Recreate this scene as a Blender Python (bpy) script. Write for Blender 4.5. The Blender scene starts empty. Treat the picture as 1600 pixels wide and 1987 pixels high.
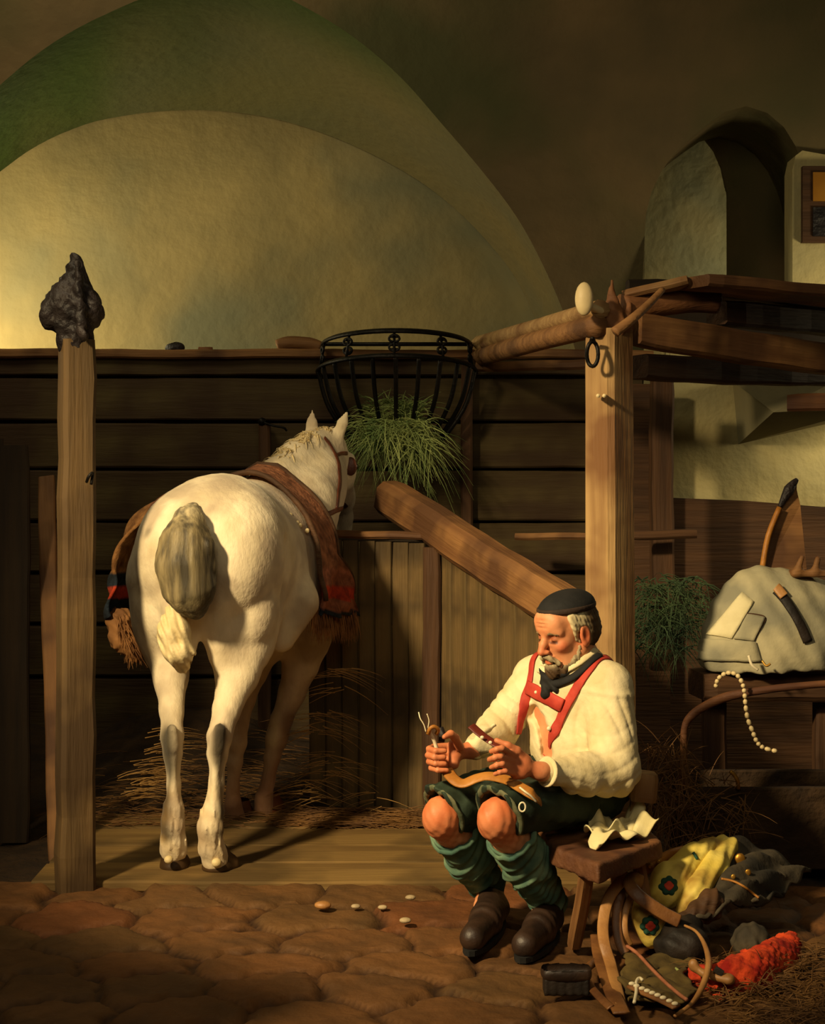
import bpy, bmesh, math, random
import numpy as np
from mathutils import Vector, Matrix, Euler
random.seed(7); RNG = np.random.RandomState(11)
SC = bpy.context.scene; COL = SC.collection
F = 3080.0; CX = 800.0; HY = 920.0; EYE = 1.5
def P(px, py, d):
    """a point of the place seen at this pixel, standing d metres from the viewer"""
    return Vector(((px-CX)*d/F, d, EYE-(py-HY)*d/F))
def lin(c):
    return tuple(((v/255)/12.92 if v/255 <= .04045 else ((v/255+.055)/1.055)**2.4) for v in c)

# ------------------------------------------------------------ materials
def mat(name, c1, c2=None, scale=6, rough=.75, bump=.15, bscale=None, stretch=(1,1,1), attr=None, metallic=0,
        detail=6, c3=None, s3=1.5, spec=.35, bdist=.01, lo=.35, hi=.65, translucent=0, sheen=0):
    m = bpy.data.materials.new(name); m.use_nodes = True
    nt = m.node_tree; N = nt.nodes; L = nt.links
    b = N['Principled BSDF']; b.inputs['Roughness'].default_value = rough; b.inputs['Metallic'].default_value = metallic
    b.inputs['Specular IOR Level'].default_value = spec
    tc = N.new('ShaderNodeTexCoord'); mp = N.new('ShaderNodeMapping'); mp.inputs['Scale'].default_value = stretch
    L.new(tc.outputs['Object'], mp.inputs['Vector'])
    n = N.new('ShaderNodeTexNoise'); n.inputs['Scale'].default_value = scale; n.inputs['Detail'].default_value = detail
    L.new(mp.outputs[0], n.inputs['Vector'])
    r = N.new('ShaderNodeValToRGB'); e = r.color_ramp.elements
    e[0].position = lo; e[1].position = hi
    e[0].color = lin(c1)+(1,); e[1].color = lin(c2 or c1)+(1,)
    L.new(n.outputs['Fac'], r.inputs['Fac']); out = r.outputs['Color']
    if c3:
        n3 = N.new('ShaderNodeTexNoise'); n3.inputs['Scale'].default_value = s3; n3.inputs['Detail'].default_value = 3
        L.new(tc.outputs['Object'], n3.inputs['Vector'])
        r3 = N.new('ShaderNodeValToRGB'); r3.color_ramp.elements[0].position = .45; r3.color_ramp.elements[1].position = .62
        L.new(n3.outputs['Fac'], r3.inputs['Fac'])
        mx = N.new('ShaderNodeMix'); mx.data_type = 'RGBA'; mx.inputs[7].default_value = lin(c3)+(1,)
        L.new(r3.outputs['Color'], mx.inputs[0]); L.new(out, mx.inputs[6]); out = mx.outputs[2]
    if attr:
        a = N.new('ShaderNodeAttribute'); a.attribute_name = 'Col'
        mx = N.new('ShaderNodeMix'); mx.data_type = 'RGBA'; mx.blend_type = 'MULTIPLY'; mx.inputs[0].default_value = 1
        L.new(out, mx.inputs[6]); L.new(a.outputs['Color'], mx.inputs[7]); out = mx.outputs[2]
    L.new(out, b.inputs['Base Color'])
    if bump:
        nb = N.new('ShaderNodeTexNoise'); nb.inputs['Scale'].default_value = bscale or scale*3; nb.inputs['Detail'].default_value = 5
        L.new(mp.outputs[0], nb.inputs['Vector'])
        bp = N.new('ShaderNodeBump'); bp.inputs['Strength'].default_value = bump; bp.inputs['Distance'].default_value = bdist
        L.new(nb.outputs['Fac'], bp.inputs['Height']); L.new(bp.outputs[0], b.inputs['Normal'])
    if sheen: b.inputs['Sheen Weight'].default_value = sheen
    return m

# ------------------------------------------------------------ objects
def tag(o, label=None, cat=None, group=None, kind=None):
    if label: o['label'] = label
    if cat: o['category'] = cat
    if group: o['group'] = group
    if kind: o['kind'] = kind
    return o
def thing(name, label, cat, loc=(0,0,0), group=None):
    o = bpy.data.objects.new(name, None); COL.objects.link(o); o.location = loc; o.empty_display_size = .05
    return tag(o, label, cat, group)
def link(name, me, m=None, parent=None, smooth=True, matrix=None):
    o = bpy.data.objects.new(name, me); COL.objects.link(o)
    if m is not None:
        for mm in (m if isinstance(m, (list, tuple)) else [m]): me.materials.append(mm)
    if smooth:
        me.polygons.foreach_set('use_smooth', [True]*len(me.polygons))
    if matrix is not None: o.matrix_world = matrix
    if parent is not None:
        o.parent = parent
        o.matrix_parent_inverse = Matrix.Translation(parent.location).inverted() if parent.parent is None and parent.type == 'EMPTY' else parent.matrix_world.inverted()
    return o
def raw(name, verts, faces, m=None, parent=None, smooth=True, matrix=None, cols=None):
    me = bpy.data.meshes.new(name); me.from_pydata([tuple(v) for v in verts], [], [tuple(int(i) for i in f) for f in faces]); me.update()
    if cols is not None: setcol(me, cols)
    return link(name, me, m, parent, smooth, matrix)
def setcol(me, cols):
    a = me.color_attributes.new('Col', 'FLOAT_COLOR', 'POINT')
    c = np.ones((len(me.vertices), 4), np.float32); c[:, :3] = cols
    a.data.foreach_set('color', c.ravel())
def bmo(name, bm, m=None, parent=None, smooth=False, matrix=None):
    me = bpy.data.meshes.new(name); bm.to_mesh(me); bm.free()
    return link(name, me, m, parent, smooth, matrix)
def hsh(p): return math.sin(p[0]*12.9898+p[1]*78.233+p[2]*37.719)
def wob(v, amp, fr=3.0, seed=0):
    x, y, z = v; s = seed
    return Vector((math.sin(fr*y+1.3*s)+math.sin(fr*1.7*z+s), math.sin(fr*1.3*x+s*2)+math.sin(fr*z*1.9+s), math.sin(fr*x+s*3)+math.sin(fr*2.1*y+s)))*amp*.5
def frame_from(a, b, up=Vector((0,0,1))):
    a = Vector(a); b = Vector(b); X = (b-a).normalized()
    Yv = up.cross(X)
    if Yv.length < 1e-3: Yv = Vector((0,1,0)).cross(X)
    Yv.normalize(); Z = X.cross(Yv)
    M = Matrix((X, Yv, Z)).transposed().to_4x4(); M.translation = a
    return M
def beam(name, a, b, w, h, m, parent=None, bev=.012, amp=.006, seed=0, up=Vector((0,0,1)), w2=None, h2=None, n=10, chip=0):
    """squared timber from a to b, worn edges; local X runs along it"""
    a = Vector(a); b = Vector(b); Lg = (b-a).length; w2 = w2 or w; h2 = h2 or h
    vs = []; fs = []
    # octagon-ish profile with bevelled corners
    def prof(ww, hh):
        c = min(bev, ww*.45, hh*.45)
        return [(-ww/2+c,-hh/2),(ww/2-c,-hh/2),(ww/2,-hh/2+c),(ww/2,hh/2-c),(ww/2-c,hh/2),(-ww/2+c,hh/2),(-ww/2,hh/2-c),(-ww/2,-hh/2+c)]
    for i in range(n+1):
        t = i/n; e = 1 if 0 < i < n else .93
        for j, (y, z) in enumerate(prof(w+(w2-w)*t, h+(h2-h)*t)):
            v = Vector((t*Lg, y*e, z*e)); o = wob(v, amp, 5, seed); v += Vector((0, o.y, o.z))
            o2 = wob(v+Vector((0,j*.8,j)), amp*.6, 17, seed); v += Vector((0, o2.y, o2.z))
            vs.append(v)
    for i in range(n):
        for j in range(8):
            k = (j+1) % 8; fs.append((i*8+j, i*8+k, (i+1)*8+k, (i+1)*8+j))
    fs.append(tuple(range(7,-1,-1))); fs.append(tuple(n*8+j for j in range(8)))
    return raw(name, vs, fs, m, parent, False, frame_from(a, b, up))
def tubemesh(pts, rad, seg=10, closed=False, flat=None, up=None, cap=True, twist=0):
    """sweep; rad number or list; flat=(a,b) scales the section across / along the normal"""
    pts = [Vector(p) for p in pts]; n = len(pts); R = rad if isinstance(rad, (list, tuple)) else [rad]*n
    vs = []; fs = []; prevn = None
    for i, p in enumerate(pts):
        t = (pts[(i+1) % n]-pts[i-1]) if closed else (pts[min(i+1, n-1)]-pts[max(i-1, 0)])
        t.normalize()
        if up is not None:
            u = up(i) if callable(up) else Vector(up)
            nn = (u-t*u.dot(t))
            if nn.length < 1e-4: nn = t.orthogonal()
            nn.normalize()
        elif prevn is None: nn = t.orthogonal().normalized()
        else: nn = (prevn-t*prevn.dot(t)).normalized()
        prevn = nn; bb = t.cross(nn)
        fa, fb = flat if flat else (1, 1)
        for j in range(seg):
            an = 2*math.pi*j/seg+twist
            vs.append(p+bb*math.cos(an)*R[i]*fa+nn*math.sin(an)*R[i]*fb)
    m = n if closed else n-1
    for i in range(m):
        i2 = (i+1) % n
        for j in range(seg):
            k = (j+1) % seg; fs.append((i*seg+j, i*seg+k, i2*seg+k, i2*seg+j))
    if cap and not closed:
        fs.append(tuple(range(seg-1, -1, -1))); fs.append(tuple((n-1)*seg+j for j in range(seg)))
    return vs, fs
def tube(name, pts, rad, m, parent=None, seg=10, closed=False, flat=None, up=None, smooth=True, cols=None):
    v, f = tubemesh(pts, rad, seg, closed, flat, up); return raw(name, v, f, m, parent, smooth, cols=cols)
def spline(pts, n=8, closed=False):
    pts = [Vector(p) for p in pts]; out = []; N_ = len(pts)
    for i in range(N_ if closed else N_-1):
        g = (lambda k: pts[k % N_]) if closed else (lambda k: pts[min(max(k, 0), N_-1)])
        p0, p1, p2, p3 = g(i-1), g(i), g(i+1), g(i+2)
        for s in range(n):
            t = s/n; out.append(.5*((2*p1)+(p2-p0)*t+(2*p0-5*p1+4*p2-p3)*t*t+(3*p1-p0-3*p2+p3)*t**3))
    if not closed: out.append(pts[-1].copy())
    return out
def lerps(vals, n):
    return list(np.interp(np.linspace(0, len(vals)-1, n), range(len(vals)), vals))
def merge(parts):
    V = []; Fc = []
    for v, f in parts:
        o = len(V); V += list(v); Fc += [tuple(i+o for i in q) for q in f]
    return V, Fc

# ------------------------------------------------------------ soft solid modelling (distance fields turned into one surface)
def smin(a, b, k):
    h = np.maximum(k-np.abs(a-b), 0)/k
    return np.minimum(a, b)-h*h*k*.25
class Solid:
    def __init__(s, lo, hi, h):
        s.lo = np.array(lo, np.float32); s.h = h
        s.n = np.ceil((np.array(hi)-s.lo)/h).astype(int)+1
        s.ax = [(s.lo[i]+h*np.arange(s.n[i])).astype(np.float32) for i in range(3)]
        s.d = np.full(tuple(s.n), 1.0, np.float32)
    def _sub(s, lo, hi, m):
        lo = np.array(lo)-m; hi = np.array(hi)+m
        a = np.clip(np.floor((lo-s.lo)/s.h).astype(int), 0, s.n-1); b = np.clip(np.ceil((hi-s.lo)/s.h).astype(int)+1, 1, s.n)
        sl = tuple(slice(a[i], max(b[i], a[i]+1)) for i in range(3))
        X = s.ax[0][sl[0]][:, None, None]; Y = s.ax[1][sl[1]][None, :, None]; Z = s.ax[2][sl[2]][None, None, :]
        return sl, X, Y, Z
    def _op(s, sl, dn, k, op):
        if op == 'u': s.d[sl] = smin(s.d[sl], dn, k)
        elif op == 's': s.d[sl] = -smin(-s.d[sl], dn, k)
        elif op == 'i': s.d[sl] = -smin(-s.d[sl], -dn, k)
    def cap(s, a, b, ra, rb=None, k=.03, op='u', sq=None):
        """tapered limb; sq=(dir, factor) flattens it along dir"""
        a = np.array(a, np.float32); b = np.array(b, np.float32); rb = ra if rb is None else rb; rm = max(ra, rb)
        sl, X, Y, Z = s._sub(np.minimum(a, b)-rm, np.maximum(a, b)+rm, k+2*s.h)
        ab = b-a; L2 = float(ab@ab)+1e-9
        px, py, pz = X-a[0], Y-a[1], Z-a[2]
        t = np.clip((px*ab[0]+py*ab[1]+pz*ab[2])/L2, 0, 1)
        qx, qy, qz = px-t*ab[0], py-t*ab[1], pz-t*ab[2]
        if sq is not None:
            dv = np.array(sq[0], float); dv /= np.linalg.norm(dv); q = qx*dv[0]+qy*dv[1]+qz*dv[2]; g = sq[1]-1
            qx, qy, qz = qx+dv[0]*q*g, qy+dv[1]*q*g, qz+dv[2]*q*g
        d = np.sqrt(qx*qx+qy*qy+qz*qz)-(ra+(rb-ra)*t)
        s._op(sl, d, k, op)
    def chain(s, pts, rad, k=.03, op='u', sq=None):
        for i in range(len(pts)-1): s.cap(pts[i], pts[i+1], rad[i], rad[i+1], k if i == 0 else min(k, .012 if rad[i] < .03 else k), op, sq)
    def ell(s, c, r, rot=None, k=.03, op='u'):
        c = np.array(c, np.float32); rm = max(r)
        sl, X, Y, Z = s._sub(c-rm, c+rm, k+2*s.h)
        x, y, z = X-c[0], Y-c[1], Z-c[2]
        if rot is not None:
            M = np.array(rot, np.float32)  # rows = local axes
            x, y, z = M[0,0]*x+M[0,1]*y+M[0,2]*z, M[1,0]*x+M[1,1]*y+M[1,2]*z, M[2,0]*x+M[2,1]*y+M[2,2]*z
        k0 = np.sqrt((x/r[0])**2+(y/r[1])**2+(z/r[2])**2); k1 = np.sqrt((x/r[0]**2)**2+(y/r[1]**2)**2+(z/r[2]**2)**2)+1e-6
        s._op(sl, k0*(k0-1)/k1, k, op)
    def box(s, c, hs, rot=None, r=.01, k=.01, op='u'):
        c = np.array(c, np.float32); rm = float(np.linalg.norm(hs))
        sl, X, Y, Z = s._sub(c-rm, c+rm, k+2*s.h)
        x, y, z = X-c[0], Y-c[1], Z-c[2]
        if rot is not None:
            M = np.array(rot, np.float32)
            x, y, z = M[0,0]*x+M[0,1]*y+M[0,2]*z, M[1,0]*x+M[1,1]*y+M[1,2]*z, M[2,0]*x+M[2,1]*y+M[2,2]*z
        qx, qy, qz = np.abs(x)-hs[0]+r, np.abs(y)-hs[1]+r, np.abs(z)-hs[2]+r
        d = np.sqrt(np.maximum(qx,0)**2+np.maximum(qy,0)**2+np.maximum(qz,0)**2)+np.minimum(np.maximum(qx, np.maximum(qy, qz)), 0)-r
        s._op(sl, d, k, op)
    def plane(s, p, nrm, k=.005):
        """keep only what lies on the side the normal points away from"""
        nrm = np.array(nrm, np.float32); nrm /= np.linalg.norm(nrm); p = np.array(p, np.float32)
        d = (s.ax[0][:,None,None]-p[0])*nrm[0]+(s.ax[1][None,:,None]-p[1])*nrm[1]+(s.ax[2][None,None,:]-p[2])*nrm[2]
        s.d = -smin(-s.d, -d, k)
    def disp(s, fn):
        band = np.abs(s.d) < .08
        I = np.nonzero(band)
        s.d[I] += fn(s.ax[0][I[0]], s.ax[1][I[1]], s.ax[2][I[2]]).astype(np.float32)
    def mesh(s):
        d = s.d; h = s.h; ins = d < 0; nx, ny, nz = d.shape
        cs = np.zeros((nx-1, ny-1, nz-1), np.int8)
        for i in (0,1):
            for j in (0,1):
                for k in (0,1): cs += ins[i:nx-1+i, j:ny-1+j, k:nz-1+k]
        act = (cs > 0) & (cs < 8); idx = np.full(act.shape, -1, np.int32); C = np.argwhere(act); idx[act] = np.arange(len(C))
        acc = np.zeros((len(C), 3)); cnt = np.zeros(len(C))
        cor = [(i,j,k) for i in (0,1) for j in (0,1) for k in (0,1)]
        for a in range(8):
            for b in range(a+1, 8):
                ca, cb = cor[a], cor[b]
                if sum(abs(ca[q]-cb[q]) for q in range(3)) != 1: continue
                da = d[C[:,0]+ca[0], C[:,1]+ca[1], C[:,2]+ca[2]]; db = d[C[:,0]+cb[0], C[:,1]+cb[1], C[:,2]+cb[2]]
                m = (da < 0) != (db < 0); t = np.where(m, da/(da-db+1e-12), 0)
                for q in range(3): acc[:, q] += np.where(m, ca[q]+t*(cb[q]-ca[q]), 0)
                cnt += m
        V = (C+acc/cnt[:, None])*h+s.lo
        Fs = []
        for ax in range(3):
            sl0 = [slice(None)]*3; sl1 = [slice(None)]*3; sl0[ax] = slice(0, d.shape[ax]-1); sl1[ax] = slice(1, None)
            A = ins[tuple(sl0)]; B = ins[tuple(sl1)]; E = np.argwhere(A != B); u, v = (ax+1) % 3, (ax+2) % 3
            E = E[(E[:,u] > 0) & (E[:,v] > 0) & (E[:,u] < d.shape[u]-1) & (E[:,v] < d.shape[v]-1)]
            fl = A[E[:,0], E[:,1], E[:,2]]
            def g(du, dv):
                Q = E.copy(); Q[:,u] -= du; Q[:,v] -= dv; return idx[Q[:,0], Q[:,1], Q[:,2]]
            q = np.stack([g(1,1), g(0,1), g(0,0), g(1,0)], 1)
            q[~fl] = q[~fl][:, ::-1]; Fs.append(q)
        Fa = np.concatenate(Fs)
        return V, Fa
    def obj(s, name, m, parent=None, cols=None, relax=1, matrix=None):
        V, Fa = s.mesh()
        if relax:
            E = np.concatenate([Fa[:, [0,1]], Fa[:, [1,2]], Fa[:, [2,3]], Fa[:, [3,0]]])
            for _ in range(relax):
                S = np.zeros_like(V); c = np.zeros(len(V))
                for q in range(3): S[:, q] = np.bincount(E[:,0], V[E[:,1], q], len(V))+np.bincount(E[:,1], V[E[:,0], q], len(V))
                c = np.bincount(E[:,0], minlength=len(V))+np.bincount(E[:,1], minlength=len(V))
                V = V*.5+.5*S/np.maximum(c, 1)[:, None]
        me = bpy.data.meshes.new(name)
        me.vertices.add(len(V)); me.vertices.foreach_set('co', V.astype(np.float32).ravel())
        me.loops.add(len(Fa)*4); me.loops.foreach_set('vertex_index', Fa.astype(np.int32).ravel())
        me.polygons.add(len(Fa)); me.polygons.foreach_set('loop_start', np.arange(0, len(Fa)*4, 4, dtype=np.int32))
        me.update(calc_edges=True); me.validate()
        if cols is not None: setcol(me, cols(V))
        return link(name, me, m, parent, True, matrix)
def smst(x, a, b):
    t = np.clip((x-a)/(b-a), 0, 1); return t*t*(3-2*t)
def dist_seg(V, a, b):
    a = np.array(a); b = np.array(b); ab = b-a; t = np.clip(((V-a)@ab)/(ab@ab), 0, 1); return np.linalg.norm(V-a-t[:,None]*ab, axis=1)
# ============================================================ camera
cam = bpy.data.cameras.new('camera'); co = bpy.data.objects.new('camera', cam); COL.objects.link(co)
co.location = (0, 0, EYE); co.rotation_euler = (math.pi/2, 0, 0)
cam.sensor_fit = 'HORIZONTAL'; cam.sensor_width = 36; cam.lens = F/1600*36; cam.shift_y = -(993.5-HY)/1600; cam.clip_end = 60
SC.camera = co
SC.view_settings.view_transform = 'Standard'; SC.view_settings.look = 'None'; SC.view_settings.gamma = 1
SC.view_settings.use_curve_mapping = False; SC.view_settings.exposure = 0

# ============================================================ materials
M = {}
M['plaster'] = mat('lunette plaster', (150,136,92), (178,158,104), 1.6, .9, .35, 9, c3=(128,126,96), s3=.9, bdist=.03)
M['soffit'] = mat('mossy arch plaster', (128,124,96), (140,130,92), 1.5, .9, .4, 14, attr=True, bdist=.03)
M['vault'] = mat('sooty vault plaster', (104,90,62), (124,104,70), 1.8, .95, .45, 8, c3=(84,84,52), s3=.8, bdist=.04)
M['niche'] = mat('grey green niche plaster', (132,128,100), (146,136,100), 2, .9, .3, 9, bdist=.02)
M['limewash'] = mat('limewashed plaster', (176,166,122), (196,180,124), 2.4, .9, .4, 22, bdist=.02)
M['wood_back'] = mat('old brown green boards', (66,50,27), (84,70,38), 3, .8, .5, 14, stretch=(.35,4,4), c3=(58,40,22), s3=2)
M['wood_post'] = mat('weathered pale oak', (146,112,70), (176,142,92), 4, .7, .5, 16, stretch=(.3,5,5), c3=(118,82,48), s3=3)
M['wood_mid'] = mat('brown oak', (116,78,44), (148,106,62), 4, .7, .5, 16, stretch=(.3,5,5), c3=(88,58,34), s3=3)
M['wood_dark'] = mat('dark brown oak', (62,40,22), (84,56,32), 4, .75, .5, 16, stretch=(.3,5,5))
M['wood_red'] = mat('reddish worn timber', (104,66,38), (134,88,50), 4, .7, .5, 16, stretch=(.3,5,5), c3=(80,48,30), s3=3)
M['char'] = mat('charred post head', (20,16,16), (48,40,38), 9, .55, .9, 26, bdist=.02)
M['shadow_wood'] = mat('very dark boards', (34,24,14), (50,36,20), 4, .85, .5, 16, stretch=(.3,5,5))
M['iron'] = mat('black iron', (18,17,15), (34,30,25), 12, .5, .4, 40, metallic=.6)
M['wood_stall'] = mat('olive brown stall boards', (92,74,42), (116,92,54), 4, .8, .5, 16, stretch=(.3,5,5), c3=(66,52,30), s3=3)
M['wood_left'] = mat('tall post oak', (84,65,38), (104,80,46), 4, .75, .5, 16, stretch=(.3,5,5), c3=(68,50,28), s3=3)
M['floorwood'] = mat('trodden stable boards', (106,80,40), (130,102,54), 3, .8, .5, 12, stretch=(.4,4,4), c3=(86,66,32), s3=2)
M['stone'] = mat('brown flagstone', (108,86,58), (136,106,70), 5, .7, .6, 22, attr=True, bdist=.015, spec=.3)
M['earth'] = mat('dark stable earth', (38,26,14), (60,42,22), 6, .95, .8, 22, bdist=.03)
M['straw'] = mat('straw', (140,104,54), (172,132,72), 8, .7, 0)
M['straw_dark'] = mat('old straw', (84,56,28), (120,84,40), 8, .8, 0)
M['hay'] = mat('green hay', (92,116,62), (160,170,100), 6, .7, 0)
M['hay_dark'] = mat('dark green hay', (36,54,32), (64,82,48), 6, .8, 0)
M['amber'] = mat('amber window pane', (150,98,30), (176,122,40), 4, .3, .2)
M['linen_bone'] = mat('pale wooden knob', (206,184,136), (222,200,150), 8, .5, .2)

# ============================================================ floor of flagstones
def voronoi_floor():
    x0, x1, y0, y1, h = -3.2, 3.2, 2.2, 5.86, .016
    X = np.arange(x0, x1, h); Y = np.arange(y0, y1, h); nx, ny = len(X), len(Y)
    pts = []; rows = [(5.86,.30),(5.58,.30),(5.29,.27),(5.03,.25),(4.8,.24),(4.56,.23),(4.33,.22),(4.1,.22),(3.85,.25),(3.6,.25),(3.35,.25),(3.1,.25),(2.85,.25),(2.6,.25),(2.35,.25)]
    rr = random.Random(5)
    for i, (yy, hh) in enumerate(rows):
        xx = x0-rr.random()*.2
        while xx < x1+.3:
            st = rr.uniform(.16, .26) if xx > .35 else rr.uniform(.26, .52)
            pts.append((xx+st/2, yy-hh/2+rr.uniform(-.04,.04), rr.random(), rr.random())); xx += st
    pts = np.array(pts); GX, GY = np.meshgrid(X, Y, indexing='ij')
    d1 = np.full(GX.shape, 9.); d2 = d1.copy(); own = np.zeros(GX.shape, int)
    wx = GX+.02*np.sin(GY*23+GX*7)+.012*np.sin(GX*41); wy = GY+.02*np.sin(GX*17+GY*9)+.01*np.sin(GX*53+GY*31)
    for i, p in enumerate(pts):
        d = np.sqrt(((wx-p[0])*.8)**2+(wy-p[1])**2); m = d < d1
        d2 = np.where(m, d1, np.minimum(d2, d)); own = np.where(m, i, own); d1 = np.where(m, d, d1)
    e = np.clip((d2-d1)/.045, 0, 1); lift = smst(e, 0, 1)
    Z = -.034+lift*(.020+.008*pts[own, 2])+.004*np.sin(GX*19+pts[own,3]*9)*np.cos(GY*16+pts[own,2]*9)+.003*np.sin(GX*61)*np.sin(GY*57)
    Z += (wx-pts[own,0])*.05*(pts[own,3]-.5)+(wy-pts[own,1])*.08*(pts[own,2]-.5)
    Z -= .0
    t = pts[own, 3][..., None]; base = np.array(lin((190,176,150)))*(1-t)+np.array(lin((214,180,146)))*t
    red = (pts[own, 2][..., None] > .93); base = np.where(red, np.array(lin((206,164,134))), base)
    joint = (1-smst(e, 0, .6))[..., None]; c = base*(1-joint)+np.array(lin((110,88,68)))*joint
    V = np.stack([GX, GY, Z], -1).reshape(-1, 3)
    I = np.arange(nx*ny).reshape(nx, ny); Fq = np.stack([I[:-1,:-1], I[1:,:-1], I[1:,1:], I[:-1,1:]], -1).reshape(-1, 4)
    me = bpy.data.meshes.new('floor'); me.vertices.add(len(V)); me.vertices.foreach_set('co', V.astype(np.float32).ravel())
    me.loops.add(len(Fq)*4); me.loops.foreach_set('vertex_index', Fq.astype(np.int32).ravel())
    me.polygons.add(len(Fq)); me.polygons.foreach_set('loop_start', np.arange(0, len(Fq)*4, 4, dtype=np.int32)); me.update(calc_edges=True)
    setcol(me, c.reshape(-1, 3)); return link('floor', me, M['stone'])
tag(voronoi_floor(), kind='structure')
def grid(name, x0, x1, y0, y1, nx, ny, fz, m, parent=None):
    vs = []; fs = []
    for i in range(nx+1):
        for j in range(ny+1):
            x = x0+(x1-x0)*i/nx; y = y0+(y1-y0)*j/ny; vs.append((x, y, fz(x, y)))
    for i in range(nx):
        for j in range(ny): a = i*(ny+1)+j; fs.append((a, a+ny+1, a+ny+2, a+1))
    return raw(name, vs, fs, m, parent)
def bumpy(x, y): return .012*math.sin(x*9+y*4)*math.sin(y*11-x*3)+.008*math.sin(x*27+y*21)
tag(grid('floor_stall_mound', -3.2, 4.2, 5.84, 12, 120, 110, lambda x, y: -.035+bumpy(x, y)+(max(0, min(y, 8.3)-7.0)*.20*(1+.25*math.sin(x*5+1)) if x < .6 else max(0, min(y, 8.3)-7.0)*.20*max(0, 1-(x-.6)*3)), M['earth']), kind='structure')  # floor surface raised at the back to stand in for a straw mound

# boards the horse stands on
bt = thing('stall_boards', 'broad worn wooden floorboards under the white horse', 'floorboards', (-.4, 6.2, 0))
for i, (ya, yb) in enumerate([(5.815, 6.10), (6.105, 6.40), (6.405, 6.70), (6.705, 7.0)]):
    beam('board', (-1.40, (ya+yb)/2, -.018+(0 if i else .004)), (.95, (ya+yb)/2+.01, -.018), yb-ya-.006, .045, M['floorwood'], bt, .008, .003, i*3, n=24)

# ============================================================ vault, lunette, arches
def curve_fn(pts):
    xs = [p[0] for p in pts]; ys = [p[1] for p in pts]
    def cr(x):   # smooth through points
        return float(np.interp(x, xs, ys))
    return cr
inner = [(-420,900),(-300,640),(-200,500),(-100,405),(0,333),(50,296),(100,268),(150,247),(200,232),(300,217),(400,214),(500,224),(600,249),(700,289),(800,343),(880,403),(950,474),(1000,540),(1038,618),(1062,690),(1080,800)]
outer = [(-560,900),(-420,590),(-260,400),(-130,275),(0,165),(50,122),(100,85),(150,55),(200,30),(290,-8),(400,-34),(490,-30),(575,5),(680,68),(775,148),(860,244),(940,338),(1004,424),(1052,512),(1092,604),(1118,690),(1134,800)]
def resample(pts, n):
    s = spline([Vector((a, b, 0)) for a, b in pts], 12); L_ = [0]
    for i in range(1, len(s)): L_.append(L_[-1]+(s[i]-s[i-1]).length)
    u = np.linspace(0, L_[-1], n); return [(float(np.interp(q, L_, [p.x for p in s])), float(np.interp(q, L_, [p.y for p in s]))) for q in u]
NC = 90; IN = resample(inner, NC); OUT = resample(outer, NC)
YN, YF = 8.55, 9.6
def PV(px, py):
    y = YN
    for _ in range(8): p = P(px, py, y); y = vy(p.x, p.z)
    return P(px, py, y)
def vy(x, z):
    zz = max(0, z-2.25)
    return YN-.30*zz**1.45-.06*math.sin(min(1, zz)*1.57)*math.sin(x*1.9+.6)
vs = []; fs = []; cols = []
g1, g2, g3 = np.array(lin((104,156,60))), np.array(lin((236,226,205))), np.array(lin((190,196,170)))
NS = 10
for i in range(NC):
    a = PV(*OUT[i]); b = P(*IN[i], YF)
    for j in range(NS+1):
        t = j/NS; v = a.lerp(b, t); bul = math.sin(t*math.pi)*.05
        v += Vector((0, 0, bul)); vs.append(v)
        # moss grows over the left haunch and along the crown's front edge
        px = OUT[i][0]*(1-t)+IN[i][0]*t
        w = 1/(1+math.exp((px-350-60*math.sin(i*.7)+ (t*200))/80)); w2 = max(0, 1-t*2.4)*(1/(1+math.exp((px-800)/50)))
        w = min(1, max(w, w2*.85)); u = 1/(1+math.exp((px-760)/90))
        cols.append((1-w)*((1-u)*g2+u*g3)+w*g1)
for i in range(NC-1):
    for j in range(NS): a = i*(NS+1)+j; fs.append((a, a+1, a+NS+2, a+NS+1))
tag(raw('ceiling_arch', vs, fs, M['soffit'], cols=np.array(cols)), kind='structure')
# lunette wall behind the arch
tag(raw('wall_back', [(-6,9.62,-.1),(2.2,9.62,-.1),(2.2,9.62,4.6),(-6,9.62,4.6)], [(3,2,1,0)], M['plaster'], smooth=False), kind='structure')

# front face of the vault: a curved shell whose lower edge is the arch and the pointed opening
pointed = [(1243,1400),(1243,620),(1243,520),(1246,455),(1256,395),(1276,345),(1305,300),(1345,262),(1378,237),(1410,215),(1440,206),(1475,212),(1510,236),(1535,268),(1556,320),(1568,400),(1572,520),(1572,640),(1572,1400)]
PT = resample(pointed, 60)
for L__ in (PT, OUT):
    for i in range(1, len(L__)): L__[i] = (max(L__[i][0], L__[i-1][0]+.02), L__[i][1])
low = [p for p in OUT if p[1] < 790]; edge = [(-900, 1400), (-561, 1400)]+[p for p in OUT]+[(1136.5,1400)]+PT+[(1580,1400),(2400,1400)]
e2 = [edge[0]]
for q in edge[1:]:
    a = e2[-1]; k = max(1, int(abs(q[0]-a[0])/24)) if abs(q[1]-a[1]) < 1 else 1
    for s in range(1, k+1): e2.append((a[0]+(q[0]-a[0])*s/k, a[1]+(q[1]-a[1])*s/k))
edge = [e2[0]]
for q in e2[1:]:
    if q[0]-edge[-1][0] >= 1.5: edge.append(q)
vs = []; fs = []; NV = 40; ZT = 5.2
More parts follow.
